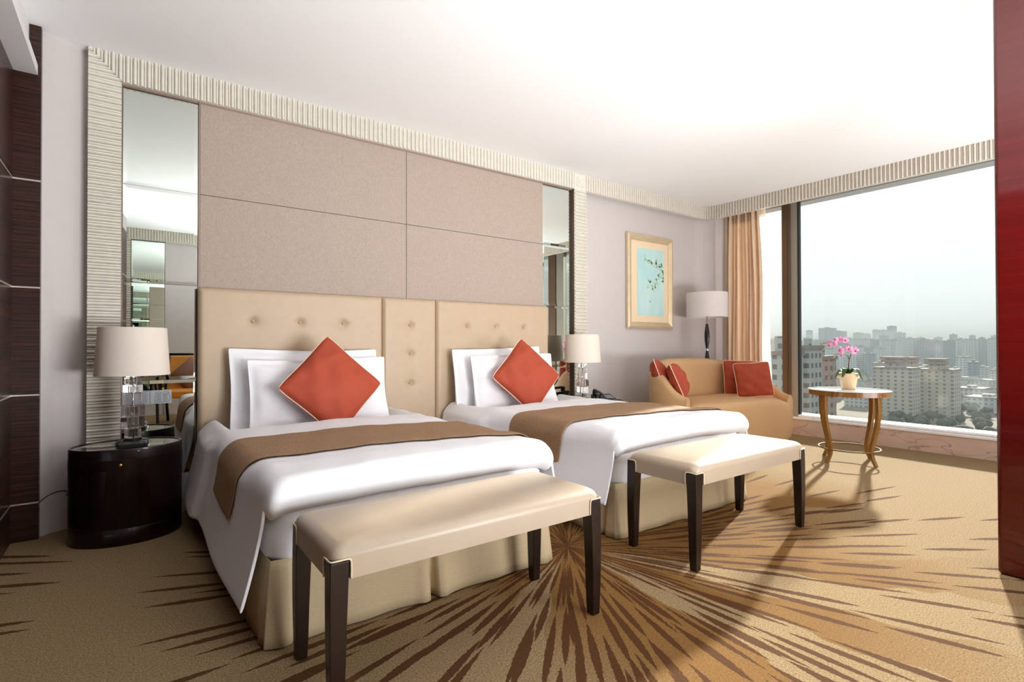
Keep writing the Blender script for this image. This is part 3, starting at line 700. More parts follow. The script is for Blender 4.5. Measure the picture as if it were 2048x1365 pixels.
def cushion(c, size, t, roll, lean, rz, label, seed, group):
    m, edge = pillow(size, size, t*1.15, 34, 0.13, 0.0, 2.0, seed, 0.010, 0.065)
    M_ = Matrix.Translation(c) @ Matrix.Rotation(rz, 4, 'Z') @ Matrix.Rotation(-lean, 4, 'X') @ Matrix.Rotation(roll, 4, 'Y')
    m.xf(M_); o = m.build('cushion', 'rust', None, smooth=True, subsurf=1)
    # round the corners of the piping a little by smoothing
    E = [Vector(p) for p in edge]
    for _ in range(2): E = [(E[i-1] + E[i]*2 + E[(i+1) % len(E)])/4 for i in range(len(E))]
    MB().tube([M_ @ p for p in E], 0.0048, 6, closed=True).build('piping', 'piping', o, smooth=True, world=False)
    return tag(o, label, 'cushion', group)
bed_pillow((1.015, 3.825, 0.785), 1.02, 0.54, 0.13, 0.13, 'white pillow at the back of the left bed, against the headboard', 1)
bed_pillow((1.065, 3.685, 0.752), 0.94, 0.48, 0.16, 0.17, 'white pillow at the front of the left bed, behind the rust cushion', 2)
bed_pillow((2.650, 3.825, 0.785), 0.96, 0.54, 0.13, 0.13, 'white pillow at the back of the right bed, against the headboard', 3)
bed_pillow((2.715, 3.685, 0.752), 0.89, 0.48, 0.16, 0.17, 'white pillow at the front of the right bed, behind the rust cushion', 4)
cushion((1.080, 3.505, 0.806), 0.512, 0.15, PI/4, 0.30, 0.06, 'rust cushion standing on its corner on the left bed', 5, 'rust cushions on the beds')
cushion((2.705, 3.505, 0.812), 0.495, 0.15, PI/4, 0.30, -0.10, 'rust cushion standing on its corner on the right bed', 6, 'rust cushions on the beds')

# ------------------------------------------------------------------ benches
def make_bench(loc, label):
    b = thing('bench', label, 'bench', loc, 'leather benches at the bed feet'); hx, hy, lw = 0.532, 0.210, 0.058
    m = MB(); n = 22; rows = []     # domed top cushion
    def rr(ex, r=0.035):
        o = []
        for sx, sy, a0 in ((1,1,0), (-1,1,PI/2), (-1,-1,PI), (1,-1,1.5*PI)):
            for k in range(6): a = a0+PI/2*k/5; o.append((sx*(hx+ex-r)+r*math.cos(a), sy*(hy+ex-r)+r*math.sin(a)))
        return o
    rings = [[(x, y, z) for x, y in rr(ex)] for ex, z in ((0.0, 0.4615), (0.0, 0.468), (-0.003, 0.478), (-0.010, 0.488), (-0.021, 0.4955), (-0.038, 0.501))]
    for s_, z in ((0.72, 0.507), (0.4, 0.512), (0.1, 0.514)): rings.append([((x*s_ if abs(x) else 0), y*s_, z) for x, y in rr(-0.036)])
    m.grid(rings, cv=True); q = len(rings[0]); m.f += [tuple(range(q)), tuple((len(rings)-1)*q+k for k in range(q))]
    # apron with notched corners
    g = lw - 0.002; poly = [(-hx+g, -hy), (hx-g, -hy), (hx-g, -hy+g), (hx, -hy+g), (hx, hy-g), (hx-g, hy-g), (hx-g, hy), (-hx+g, hy), (-hx+g, hy-g), (-hx, hy-g), (-hx, -hy+g), (-hx+g, -hy+g)]
    m.prism(poly, 0.402, 0.462)
    m.build('seat', 'bench_leather', b, smooth=True, world=False, ang=55)
    for sx in (-1, 1):
        for sy in (-1, 1):
            lg = MB(); rings = []
            for z in [0.0, 0.05, 0.12, 0.2, 0.28, 0.36, 0.456]:
                t = z/0.456; w = lerp(0.036, lw-0.003, t**0.7); off = 0.004*math.sin((1-t)*PI) - 0.006*(1-t)**2
                x1 = sx*(hx + 0.001 + off*0.6); x0 = x1 - sx*w; y1 = sy*(hy + 0.001 + off*0.6); y0 = y1 - sy*w
                rings.append([(x0, y0, z), (x1, y0, z), (x1, y1, z), (x0, y1, z)])
            lg.grid(rings, cv=True); lg.f += [(0,1,2,3), tuple(4*6+k for k in range(4))]
            lg.build('leg', 'wenge', b, bevel=0.003, world=False)
            px, py = sx*(hx-lw), sy*(hy-lw); z_ = 0.4615
            MB().tube(spline([(px, sy*(hy+0.002), 0.403), (px, sy*(hy+0.003), 0.44), (px+sx*0.002, sy*(hy+0.003), 0.457), (px+sx*0.012, sy*(hy+0.003), z_), (sx*(hx-0.008), sy*(hy+0.002), z_), (sx*(hx+0.002), sy*(hy-0.008), z_), (sx*(hx+0.003), py+sy*0.012, z_), (sx*(hx+0.003), py, 0.45), (sx*(hx+0.002), py, 0.403)], 5), 0.0028, 6).build('piping', 'piping_beige', b, smooth=True, world=False)
    return b
bench = make_bench((0.986, 1.700, 0), 'long cream leather bench at the foot of the left bed, nearest the camera')
dup(bench, (2.684, 1.700, 0), 'cream leather bench at the foot of the right bed, nearer the window')

# ------------------------------------------------------------------ bedside tables and lamps
def make_nightstand(loc, label):
    t = thing('nightstand', label, 'bedside table', loc, 'oval bedside tables'); ax, ay = 0.262, 0.205
    MB().lathe([(0.99, 0.0), (1.0, 0.006), (1.0, 0.085), (0.988, 0.088), (0.988, 0.094), (1.0, 0.097), (1.0, 0.503), (0.985, 0.515), (0.955, 0.515), (0.945, 0.509)], 72, (0, 0), ax, ay).build('body', 'ebony_v', t, smooth=True, world=False, ang=40)
    MB().lathe([(0.945, 0.505), (0.945, 0.5105)], 72, (0, 0), ax, ay).build('glass_top', 'tray_glass', t, world=False)
    # curved drawer front with shadow gap
    def arc(a0, a1, k, z0, z1): 
        m = MB(); A = [lerp(a0, a1, i/24) for i in range(25)]
        rows = [[(kk*ax*math.cos(a), kk*ay*math.sin(a), z) for a in A] for kk, z in ((0.97, z0), (k, z0), (k, z1), (0.97, z1))]
        return m.grid(rows, cu=True)
    d = arc(-PI*0.98, -PI*0.02, 1.008, 0.404, 0.460).build('drawer', 'ebony_v', t, smooth=True, world=False, ang=40)
    MB().lathe([(0.004, 0.0), (0.004, 0.008), (0.010, 0.012), (0.010, 0.018), (0.005, 0.022)], 16).xf(Matrix.Translation((-0.03, -ay*1.0, 0.434)) @ Matrix.Rotation(PI/2, 4, 'X')).build('knob', 'brass', d, smooth=True, world=False)
    return t
ns = make_nightstand((-0.013, 3.705, 0), 'dark oval bedside table left of the left bed')
dup(ns, (3.790, 3.715, 0), 'dark oval bedside table between the right bed and the sofa')
def make_lamp(loc, label):
    t = thing('table_lamp', label, 'lamp', loc, 'crystal table lamps')
    MB().lathe([(0.076, 0.0), (0.080, 0.004), (0.080, 0.016), (0.070, 0.022), (0.045, 0.024), (0.045, 0.034), (0.012, 0.036)], 40).build('base', 'black', t, smooth=True, world=False, ang=40)
    MB().lathe([(0.0055, 0.03), (0.0055, 0.47)], 12).build('rod', 'chrome', t, smooth=True, world=False)
    z = 0.037
    for k, (s, h) in enumerate(((0.062, 0.052), (0.082, 0.064), (0.090, 0.066), (0.078, 0.066), (0.072, 0.046), (0.060, 0.040))):
        MB().box(-s/2, s/2, -s/2, s/2, z, z+h).xf(Matrix.Rotation(0.35+0.42*k, 4, 'Z')).build('crystal_block', 'crystal', t, bevel=0.003, world=False)
        MB().lathe([(0.016, z+h), (0.016, z+h+0.002)], 16).build('spacer', 'chrome', t, world=False); z += h + 0.002
    sh = MB(); rows = [[(r*math.cos(2*PI*k/64), r*math.sin(2*PI*k/64), zz) for k in range(64)] for r, zz in ((0.179, 0.394), (0.177, 0.394), (0.161, 0.663), (0.163, 0.663))]
    s_ = sh.grid(rows, cu=True, cv=True).build('lamp_shade', 'shade', t, smooth=True, world=False, ang=40)
    MB().lathe([(0.1795, 0.393), (0.1805, 0.396), (0.1795, 0.400)], 64, cap=False).build('shade_trim', 'shade', s_, smooth=True, world=False)
    MB().lathe([(0.1635, 0.658), (0.1645, 0.661), (0.1635, 0.664)], 64, cap=False).build('shade_trim', 'shade', s_, smooth=True, world=False)
    sp_ = MB()
    for k in range(3): a = 2*PI*k/3; sp_.tube([(0, 0, 0.655), (0.161*math.cos(a), 0.161*math.sin(a), 0.655)], 0.002, 6)
    sp_.lathe([(0.008, 0.45), (0.008, 0.655), (0.004, 0.68)], 12).build('shade_carrier', 'chrome', t, smooth=True, world=False)
    return t
lampA = make_lamp((0.010, 3.705, 0.511), 'crystal block lamp with cream shade on the left bedside table')
dup(lampA, (3.585, 3.755, 0.511), 'crystal block lamp with cream shade beside the right bed', rz=0.5)
# small things on the left bedside table
bx_ = thing('black_tray', 'small black box with a clip in front of the left crystal lamp', 'tray', (0.02, 3.575, 0.511))
MB().box(-0.055, 0.075, 3.556, 3.618, 0.511, 0.535).build('box', 'black', bx_, bevel=0.006, seg=3)
MB().tube([(0.077, 3.565, 0.515), (0.090, 3.58, 0.519), (0.092, 3.60, 0.536), (0.083, 3.615, 0.543), (0.055, 3.618, 0.543)], 0.003, 8).build('clip', 'chrome', bx_, smooth=True)
lc = MB(); ol = [(0,0),(0.03,0.035),(0.08,0.05),(0.13,0.045),(0.165,0.02),(0.168,-0.01),(0.14,-0.03),(0.08,-0.035),(0.03,-0.02)]
LX, LY = -0.222, 3.735
lc.prism([(LX+x, LY+y*0.75-x*0.05) for x, y in ol], 0.511, 0.5135)
lf_ = tag(lc.build('leaf_card', 'paper'), 'leaf shaped card printed green on the left bedside table', 'card')
for k in range(5):
    x = 0.03+0.024*k; MB().prism([(LX+x, LY-0.008-x*0.05), (LX+x+0.014, LY-0.012-x*0.05), (LX+x+0.03, LY+0.026-x*0.05), (LX+x+0.012, LY+0.022-x*0.05)], 0.5133, 0.5139).build('leaf_print', 'label_leaf', lf_, world=False)
tag(MB().tube(spline([(-0.42, 3.885, 0.195), (-0.37, 3.90, 0.235), (-0.32, 3.88, 0.255), (-0.285, 3.82, 0.262), (-0.278, 3.72, 0.262)], 8), 0.003, 6).build('power_cord', 'cord', smooth=True), 'thin black cord behind the left bedside table', 'cord')
# telephone
ph = thing('telephone', 'black desk telephone beside the right bedside lamp', 'telephone', (3.825, 3.70, 0.5155))
Mph = Matrix.Translation((3.825, 3.70, 0.5155)) @ Matrix.Rotation(-0.35, 4, 'Z')
bd = MB().add([(-.105,-.085,0),(.105,-.085,0),(.105,.085,0),(-.105,.085,0),(-.105,-.085,.022),(.105,-.085,.022),(.105,.085,.062),(-.105,.085,.062)], [(0,3,2,1),(4,5,6,7),(0,1,5,4),(1,2,6,5),(2,3,7,6),(3,0,4,7)])
bd.xf(Mph).build('body', 'black', ph, bevel=0.006, seg=3)
kp = MB()
for i in range(4):
    for j in range(3): kp.box(0.005+0.026*j, 0.025+0.026*j, -0.065+0.026*i, -0.047+0.026*i, 0.03+0.0062*i, 0.034+0.0062*i)
kp.xf(Mph).build('keypad', 'steel_plate', ph)
hs = spline([(-0.065, -0.085, 0.060), (-0.065, -0.06, 0.080), (-0.065, 0.0, 0.092), (-0.065, 0.06, 0.100), (-0.065, 0.085, 0.090)], 6)
hm = MB().tube(hs, [0.020 if (i < 5 or i > len(hs)-6) else 0.014 for i in range(len(hs))], 10); hm.lathe([(0.026, 0.036), (0.026, 0.066)], 16, (-0.065, -0.066)); hm.lathe([(0.026, 0.06), (0.026, 0.092)], 16, (-0.065, 0.068))
hm.xf(Mph).build('handset', 'black', ph, smooth=True, ang=40)
cc = MB().tube([(-0.115 + 0.006*math.cos(k*1.2), -0.08+0.003*k*0.5, 0.012+0.006*math.sin(k*1.2)) for k in range(90)], 0.0018, 5); cc.xf(Mph).build('coiled_cord', 'black', ph, smooth=True)

# ------------------------------------------------------------------ floor lamp
fl = thing('floor_lamp', 'tall floor lamp with satin drum shade and black turned pole by the curtain', 'floor lamp', (5.63, 3.735, 0))
def LT(prof, nm, mt, n=40, **k): return MB().lathe(prof, n, (5.63, 3.735), **k).build(nm, mt, fl, smooth=True, ang=45)
LT([(0.15, 0), (0.155, 0.006), (0.155, 0.018), (0.13, 0.026), (0.03, 0.032), (0.014, 0.05)], 'base', 'black_wood')
def spin(z0, z1, rmax=0.030, rmin=0.014):
    return [(rmin + (rmax-rmin)*math.sin(PI*k/16)**1.2, lerp(z0, z1, k/16)) for k in range(17)]
for k in range(4): LT(spin(0.05+0.325*k, 0.05+0.325*(k+1)-0.022), 'turned_spindle', 'black_wood')
for k in range(1, 4): LT([(0.016, 0.05+0.325*k-0.023), (0.018, 0.05+0.325*k-0.011), (0.016, 0.05+0.325*k+0.001)], 'ring', 'chrome')
LT([(0.016, 1.327), (0.012, 1.34), (0.010, 1.40), (0.010, 1.60)], 'neck', 'chrome')
sh = MB(); SHR = 0.238
sh.grid([[(5.63+r*math.cos(2*PI*k/72), 3.735+r*math.sin(2*PI*k/72), z) for k in range(72)] for r, z in ((SHR, 1.405), (SHR-0.003, 1.405), (SHR-0.003, 1.70), (SHR, 1.70))], cu=True, cv=True)
sh.build('lamp_shade', 'satin_shade', fl, smooth=True, ang=40)
cr_ = MB()
for k in range(3): a = 2*PI*k/3+0.4; cr_.tube([(5.63, 3.735, 1.60), (5.63+0.235*math.cos(a), 3.735+0.235*math.sin(a), 1.62)], 0.0025, 6)
cr_.build('shade_carrier', 'chrome', fl, smooth=True)

# ------------------------------------------------------------------ sofa
so = thing('sofa', 'amber curved two-seat sofa under the floor lamp', 'sofa', (5.15, 3.2, 0))
outer = spline([(4.26, 3.05, 0), (4.215, 3.26, 0), (4.26, 3.46, 0), (4.42, 3.60, 0), (4.75, 3.665, 0), (5.15, 3.68, 0), (5.55, 3.66, 0), (5.84, 3.585, 0), (6.00, 3.42, 0), (6.07, 3.18, 0), (6.03, 2.92, 0)], 8)
m_ = len(outer); rows = []
for i, p in enumerate(outer):
    a = outer[max(0, i-1)]; b_ = outer[min(m_-1, i+1)]; tv = (b_-a).normalized(); nv = Vector((tv.y, -tv.x, 0)); s = i/(m_-1)
    # crest height: low at the arm fronts, high along the back
    h = lerp(0.572, 0.80, sstep(s, 0.0, 0.17)) + 0.125*sstep(s, 0.18, 0.40) - 0.05*sstep(s, 0.52, 0.70) - 0.19*sstep(s, 0.70, 0.88) - 0.175*sstep(s, 0.86, 1.0)
    th = lerp(0.085, 0.13, math.sin(PI*s)); inn = p + nv*th
    prof_ = [(p, 0.025, 0.02), (p, 0.20, 0.0), (p, h-0.05, -0.004)]
    row = [tuple(p + nv*0.03 + Vector((0, 0, 0.03))), tuple(p + Vector((0, 0, 0.16))), tuple(p - nv*0.006 + Vector((0, 0, h-0.06))), tuple(p + nv*0.010 + Vector((0, 0, h-0.018))), tuple(p + nv*th*0.45 + Vector((0, 0, h))), tuple(inn - nv*0.008 + Vector((0, 0, h-0.022))), tuple(inn + nv*0.004 + Vector((0, 0, h-0.07))), tuple(inn + nv*0.012 + Vector((0, 0, 0.30))), tuple(inn + Vector((0, 0, 0.03)))]
    rows.append(row)
mm = MB().grid(rows, cv=True); mm.f += [tuple(range(9)), tuple((m_-1)*9+k for k in range(9))]
mm.build('back_and_arms', 'sofa', so, smooth=True, ang=65)
front = spline([(4.33, 3.02, 0), (4.60, 2.93, 0), (5.0, 2.875, 0), (5.45, 2.85, 0), (5.80, 2.865, 0), (6.0, 2.93, 0)], 6)
inner = [Vector((p.x, p.y, 0)) for p in reversed(spline([(4.36, 3.10, 0), (4.34, 3.35, 0), (4.55, 3.53, 0), (5.15, 3.58, 0), (5.75, 3.52, 0), (5.95, 3.30, 0), (5.985, 3.05, 0)], 5))]
loop = front + inner; cxs = sum(p.x for p in loop)/len(loop); cys = 3.25
rings = []
for sc, z in ((0.985, 0.03), (0.99, 0.10), (1.0, 0.28), (1.003, 0.40), (0.997, 0.445), (0.98, 0.475), (0.95, 0.492), (0.88, 0.503), (0.6, 0.515), (0.25, 0.518)):
    rings.append([(cxs + (p.x-cxs)*sc, cys + (p.y-cys)*sc, z - 0.07*sstep(p.x, 5.5, 6.05)*sstep(3.15-p.y, 0, 0.25)*(z > 0.35)) for p in loop])
mm = MB().grid(rings, cv=True); q = len(loop); mm.f += [tuple(range(q)), tuple((len(rings)-1)*q+k for k in range(q))]
mm.build('seat', 'sofa', so, smooth=True, ang=70)
for x, y in ((4.42, 3.08), (5.92, 3.02), (4.55, 3.52), (5.75, 3.50)): MB().lathe([(0.018, 0), (0.024, 0.034)], 14, (x, y)).build('foot', 'wenge', so, smooth=True)
cushion((4.385, 3.45, 0.745), 0.39, 0.14, 0.0, 0.34, 0.66, 'rust cushion leaning on the sofa left arm, farther back', 11, 'rust cushions on the sofa')
cushion((4.425, 3.265, 0.72), 0.37, 0.14, 0.0, 0.40, 0.58, 'rust cushion leaning left on the sofa, in front of another', 12, 'rust cushions on the sofa')
cushion((5.70, 3.34, 0.69), 0.42, 0.13, 0.03, 0.22, -0.62, 'rust cushion at the right of the sofa, half hidden behind another', 13, 'rust cushions on the sofa')
cushion((5.585, 3.13, 0.688), 0.40, 0.14, -0.07, 0.28, -0.75, 'rust cushion at the right of the sofa, frontmost', 14, 'rust cushions on the sofa')

# ------------------------------------------------------------------ round table with orchid
TX, TY, TZ = 5.36, 2.09, 0.660
tb = thing('side_table', 'small round honey wood table with glass top by the window', 'table', (TX, TY, 0))
MB().lathe([(0.318, TZ-0.052), (0.322, TZ-0.050), (0.322, TZ-0.010), (0.316, TZ-0.008), (0.0, TZ-0.008)][:4], 72, (TX, TY)).build('apron', 'zebrano', tb, smooth=True, ang=40)
MB().lathe([(0.322, TZ-0.0075), (0.330, TZ-0.006), (0.330, TZ-0.002), (0.327, TZ)], 72, (TX, TY)).build('table_top', 'table_glass', tb, smooth=True, ang=40)
for a in (-1.90, -0.33, 1.245, 2.816):
    prof_ = [(0.285, TZ-0.05), (0.288, 0.52), (0.284, 0.44), (0.268, 0.34), (0.243, 0.24), (0.222, 0.16), (0.219, 0.12), (0.228, 0.07), (0.252, 0.02), (0.262, 0.0)]
    pp = spline([(r_, 0, z) for r_, z in prof_], 4); rg = []
    for i, p in enumerate(pp):
        t = i/(len(pp)-1); w = lerp(0.046, 0.030, t); d_ = lerp(0.034, 0.024, t)
        rg.append([(p.x-d_/2, -w/2, p.z), (p.x+d_/2, -w/2, p.z), (p.x+d_/2, w/2, p.z), (p.x-d_/2, w/2, p.z)])
    lg = MB().grid(rg, cv=True); lg.f += [(0,1,2,3), tuple((len(pp)-1)*4+k for k in range(4))]
    lg.xf(Matrix.Translation((TX, TY, 0)) @ Matrix.Rotation(a, 4, 'Z')).build('leg', 'honey_wood', tb, bevel=0.004)
MB().tube([(TX+0.243*math.cos(2*PI*k/64), TY+0.243*math.sin(2*PI*k/64), 0.122) for k in range(64)], 0.0068, 8, closed=True).build('ring_stretcher', 'ring_wood', tb, smooth=True)

oz = TZ + 0.001
orc = thing('potted_orchid', 'pink orchid in a cream pot on the round table', 'potted plant', (TX, TY, oz))
MB().lathe([(0.052, 0), (0.056, 0.003), (0.070, 0.098), (0.086, 0.106), (0.093, 0.122), (0.090, 0.140), (0.082, 0.148), (0.074, 0.146), (0.070, 0.125), (0.0, 0.125)][:9], 40, (TX, TY)).xf(Matrix.Translation((0, 0, oz))).build('pot', 'pot', orc, smooth=True, ang=60)
MB().lathe([(0.074, 0.100), (0.074, 0.128), (0.03, 0.134)], 24, (TX, TY)).xf(Matrix.Translation((0, 0, oz))).build('soil', 'soil', orc, smooth=True)
VW = Vector((0.365, -0.93, 0))       # screen-right direction seen from the bed side
FW = Vector((-0.93, -0.365, 0))      # towards the beds
def leafblade(ang, L_, wid, rise, droop):
    d = Vector((math.cos(ang), math.sin(ang), 0)); sd = Vector((-d.y, d.x, 0)); rows = []
    for k in range(13):
        t = k/12; c = Vector((TX, TY, oz+0.130)) + d*L_*t + Vector((0, 0, rise*math.sin(PI*min(1, t*1.15)) - droop*t**3)); w = wid*math.sin(PI*(0.08+0.92*t)**0.75)**0.8 if t < 1 else 0.001
        rows.append([tuple(c - sd*w/2 + Vector((0, 0, 0.010*math.sin(PI*t)))), tuple(c), tuple(c + sd*w/2 + Vector((0, 0, 0.010*math.sin(PI*t))))])
    return MB().grid(rows)
av = math.atan2(VW.y, VW.x)
for ang, L_, wd, rs, dr in ((av+0.15, 0.19, 0.055, 0.055, 0.065), (av+PI-0.2, 0.20, 0.050, 0.045, 0.07), (av+PI+0.6, 0.14, 0.055, 0.05, 0.03), (av-0.7, 0.15, 0.055, 0.06, 0.04), (av+1.5, 0.15, 0.05, 0.05, 0.03), (av-2.0, 0.12, 0.055, 0.06, 0.02)):
    leafblade(ang, L_, wd, rs, dr).build('leaf', 'leaf', orc, smooth=True, solid=0.003, subsurf=1)
O = Vector((TX, TY, oz))
def sp_(r_, f_, z): return O + VW*r_ + FW*f_ + Vector((0, 0, z))
st1 = spline([sp_(0.0, 0, 0.12), sp_(0.002, 0, 0.20), sp_(0.008, 0.0, 0.27), sp_(0.022, 0.01, 0.33), sp_(0.022, 0.02, 0.39), sp_(-0.02, 0.03, 0.425), sp_(-0.08, 0.03, 0.435), sp_(-0.16, 0.03, 0.43), sp_(-0.225, 0.02, 0.415)], 6)
MB().tube(st1, [lerp(0.0045, 0.0022, i/(len(st1)-1)) for i in range(len(st1))], 7).build('stem', 'stem', orc, smooth=True)
st2 = spline([sp_(0.008, 0.0, 0.27), sp_(-0.005, 0.01, 0.31), sp_(-0.035, 0.02, 0.33), sp_(-0.08, 0.03, 0.325), sp_(-0.115, 0.03, 0.31)], 6)
MB().tube(st2, [lerp(0.0038, 0.002, i/(len(st2)-1)) for i in range(len(st2))], 7).build('stem', 'stem', orc, smooth=True)
MB().box(TX-0.012, TX+0.006, TY-0.004, TY+0.010, oz+0.205, oz+0.211).box(TX-0.012, TX+0.006, TY-0.004, TY+0.010, oz+0.222, oz+0.228).build('stem_clip', 'black', orc)
def flower(c, facing, s, roll):
    f = Vector(facing).normalized(); u = Vector((0, 0, 1)); sd = u.cross(f).normalized(); u = f.cross(sd)
    M_ = Matrix(((sd.x, u.x, f.x, c.x), (sd.y, u.y, f.y, c.y), (sd.z, u.z, f.z, c.z), (0, 0, 0, 1))) @ Matrix.Rotation(roll, 4, 'Z')
    m = MB()
    for k, (a, L_, w) in enumerate(((PI/2, 1.0, 0.62), (PI/2+2.25, 0.95, 0.55), (PI/2-2.25, 0.95, 0.55), (0.30, 1.05, 0.98), (PI-0.30, 1.05, 0.98))):
        rows = []
        for i in range(7):
            t = i/6; wd = w*s*math.sin(PI*(0.06+0.90*t)**0.8)**0.75; cz = s*(0.16*math.sin(PI*t) - 0.10*t) + (0.002 if k > 2 else 0)
            rows.append([(math.cos(a)*L_*s*t - math.sin(a)*wd*q/2, math.sin(a)*L_*s*t + math.cos(a)*wd*q/2, cz - s*0.10*q*q) for q in (-1, -0.5, 0, 0.5, 1)])
        m.grid(rows)
    fl_ = m.xf(M_).build('flower', 'petal', orc, smooth=True, solid=0.0012)
    lip = MB().lathe([(0.03*s, 0.30*s), (0.16*s, 0.22*s), (0.20*s, 0.08*s), (0.06*s, 0.0)], 10, (0, -0.12*s)); lip.xf(M_).build('flower_lip', 'lip', fl_, smooth=True)
TC = Vector((-0.87, -0.45, 0.08))
for (r_, f_, z), fc, s in (((-0.022, 0.055, 0.452), (-0.7, -0.7, 0.1), 0.034), ((-0.060, 0.05, 0.455), (-0.9, -0.2, 0.2), 0.030), ((-0.100, 0.06, 0.452), (-0.8, -0.4, 0.3), 0.033), ((-0.140, 0.05, 0.440), (-0.6, 0.2, 0.2), 0.028),
                           ((0.052, 0.05, 0.352), (-0.8, -0.6, 0.1), 0.040), ((0.004, 0.06, 0.372), (-0.9, -0.45, 0.15), 0.038), ((-0.060, 0.06, 0.358), (-0.9, -0.1, 0.1), 0.034), ((-0.055, 0.05, 0.312), (-0.4, 0.3, -0.6), 0.028), ((-0.150, 0.05, 0.405), (-0.5, 0.3, -0.5), 0.026), ((-0.105, 0.05, 0.410), (-0.7, -0.2, -0.5), 0.027)):
    flower(sp_(r_, f_, z), fc, s, r_*20)
for r_, f_, z in ((-0.19, 0.03, 0.440), (-0.178, 0.03, 0.398), (-0.215, 0.02, 0.425), (-0.112, 0.035, 0.300)):
    p = sp_(r_, f_, z); MB().lathe([(0.001, -0.012), (0.006, -0.005), (0.0065, 0.004), (0.001, 0.012)], 10).xf(Matrix.Translation(p)).build('bud', 'bud', orc, smooth=True)

# ------------------------------------------------------------------ curtains
def curtain(xc, ytop, ybot, z0, z1, folds, amp, seed, nz=36, ns=16, edge=None):
    rr = random.Random(seed); w = [rr.uniform(0.7, 1.3) for _ in range(folds)]; am = [rr.uniform(0.55, 1.25) for _ in range(folds)]; T = sum(w); rows = []
    for j in range(nz+1):
        t = j/nz; z = lerp(z1, z0, t); row = []; acc = 0
        a0, a1 = lerp(ytop[0], ybot[0], t**0.8), lerp(ytop[1], ybot[1], t**0.8)
        if edge: a0 -= edge*math.sin(PI*min(1, t*1.5))**2
        for k in range(folds):
            for i in range(ns + (1 if k == folds-1 else 0)):
                f = i/ns; s = (acc + w[k]*f)/T; sgn = 1 if k % 2 else -1
                y = lerp(a1, a0, s) + 0.006*math.sin(4*t+k); x = xc + sgn*amp*am[k]*math.sin(PI*f)*(0.55+0.45*sstep(t, 0, 0.3)) + 0.012*math.sin(3*t+k*1.7)
                row.append((x, y, z))
            acc += w[k]
        rows.append(row)
    return MB().grid(rows)
tag(curtain(6.24, (3.43, 3.845), (3.36, 3.885), 0.012, 2.84, 17, 0.042, 21, edge=0.02).build('curtain', 'curtain', smooth=True, solid=0.003), 'peach silk curtain gathered at the room corner beside the window', 'curtain')
tag(curtain(6.375, (3.405, 3.56), (3.325, 3.60), 0.215, 2.86, 7, 0.016, 22).build('sheer_curtain', 'sheer', smooth=True), 'white sheer curtain between the peach curtain and the window', 'curtain')

# ------------------------------------------------------------------ armchair seen in the mirror
ac = thing('armchair', 'amber leather armchair with black frame, seen in the left mirror', 'armchair', (0.62, -0.55, 0))
Mc = Matrix.Translation((0.62, -0.55, 0)) @ Matrix.Rotation(0.25, 4, 'Z')
MB().box(-0.27, 0.27, -0.24, 0.27, 0.36, 0.47).xf(Mc).build('seat', 'orange_leather', ac, bevel=0.03, seg=3)
MB().add([(-.25,-.22,.46),(.25,-.22,.46),(.25,-.16,.46),(-.25,-.16,.46),(-.25,-.34,.93),(.25,-.34,.93),(.25,-.29,.93),(-.25,-.29,.93)], [(0,3,2,1),(4,5,6,7),(0,1,5,4),(1,2,6,5),(2,3,7,6),(3,0,4,7)]).xf(Mc).build('backrest', 'orange_leather', ac, bevel=0.02, seg=3)
for s in (-1, 1):
    MB().tube([Mc @ p for p in spline([(s*.27,-.34,.95), (s*.28,-.24,.60), (s*.28,-.22,.40), (s*.27,-.30,0.0)], 6)], 0.019, 8).build('leg', 'black_wood', ac, smooth=True)
    MB().tube([Mc @ p for p in spline([(s*.275,-.29,.78), (s*.31,-.15,.66), (s*.32,.10,.62), (s*.30,.26,.60), (s*.28,.27,.40), (s*.27,.28,0.0)], 6)], 0.018, 8).build('arm', 'black_wood', ac, smooth=True)
MB().tube([Mc @ Vector(p) for p in ((-.27,-.345,.95), (.27,-.345,.95))], 0.018, 8).build('top_rail', 'black_wood', ac, smooth=True)
m, _ = pillow(0.36, 0.36, 0.12, 16, 0.1, 0, 2.2, 9); m.xf(Mc @ Matrix.Translation((0.02, -0.17, 0.67)) @ Matrix.Rotation(0.25, 4, 'X') @ Matrix.Rotation(PI/4, 4, 'Y'))
tag(m.build('cushion', 'brown_cushion', smooth=True), 'mauve brown cushion on the amber armchair', 'cushion')

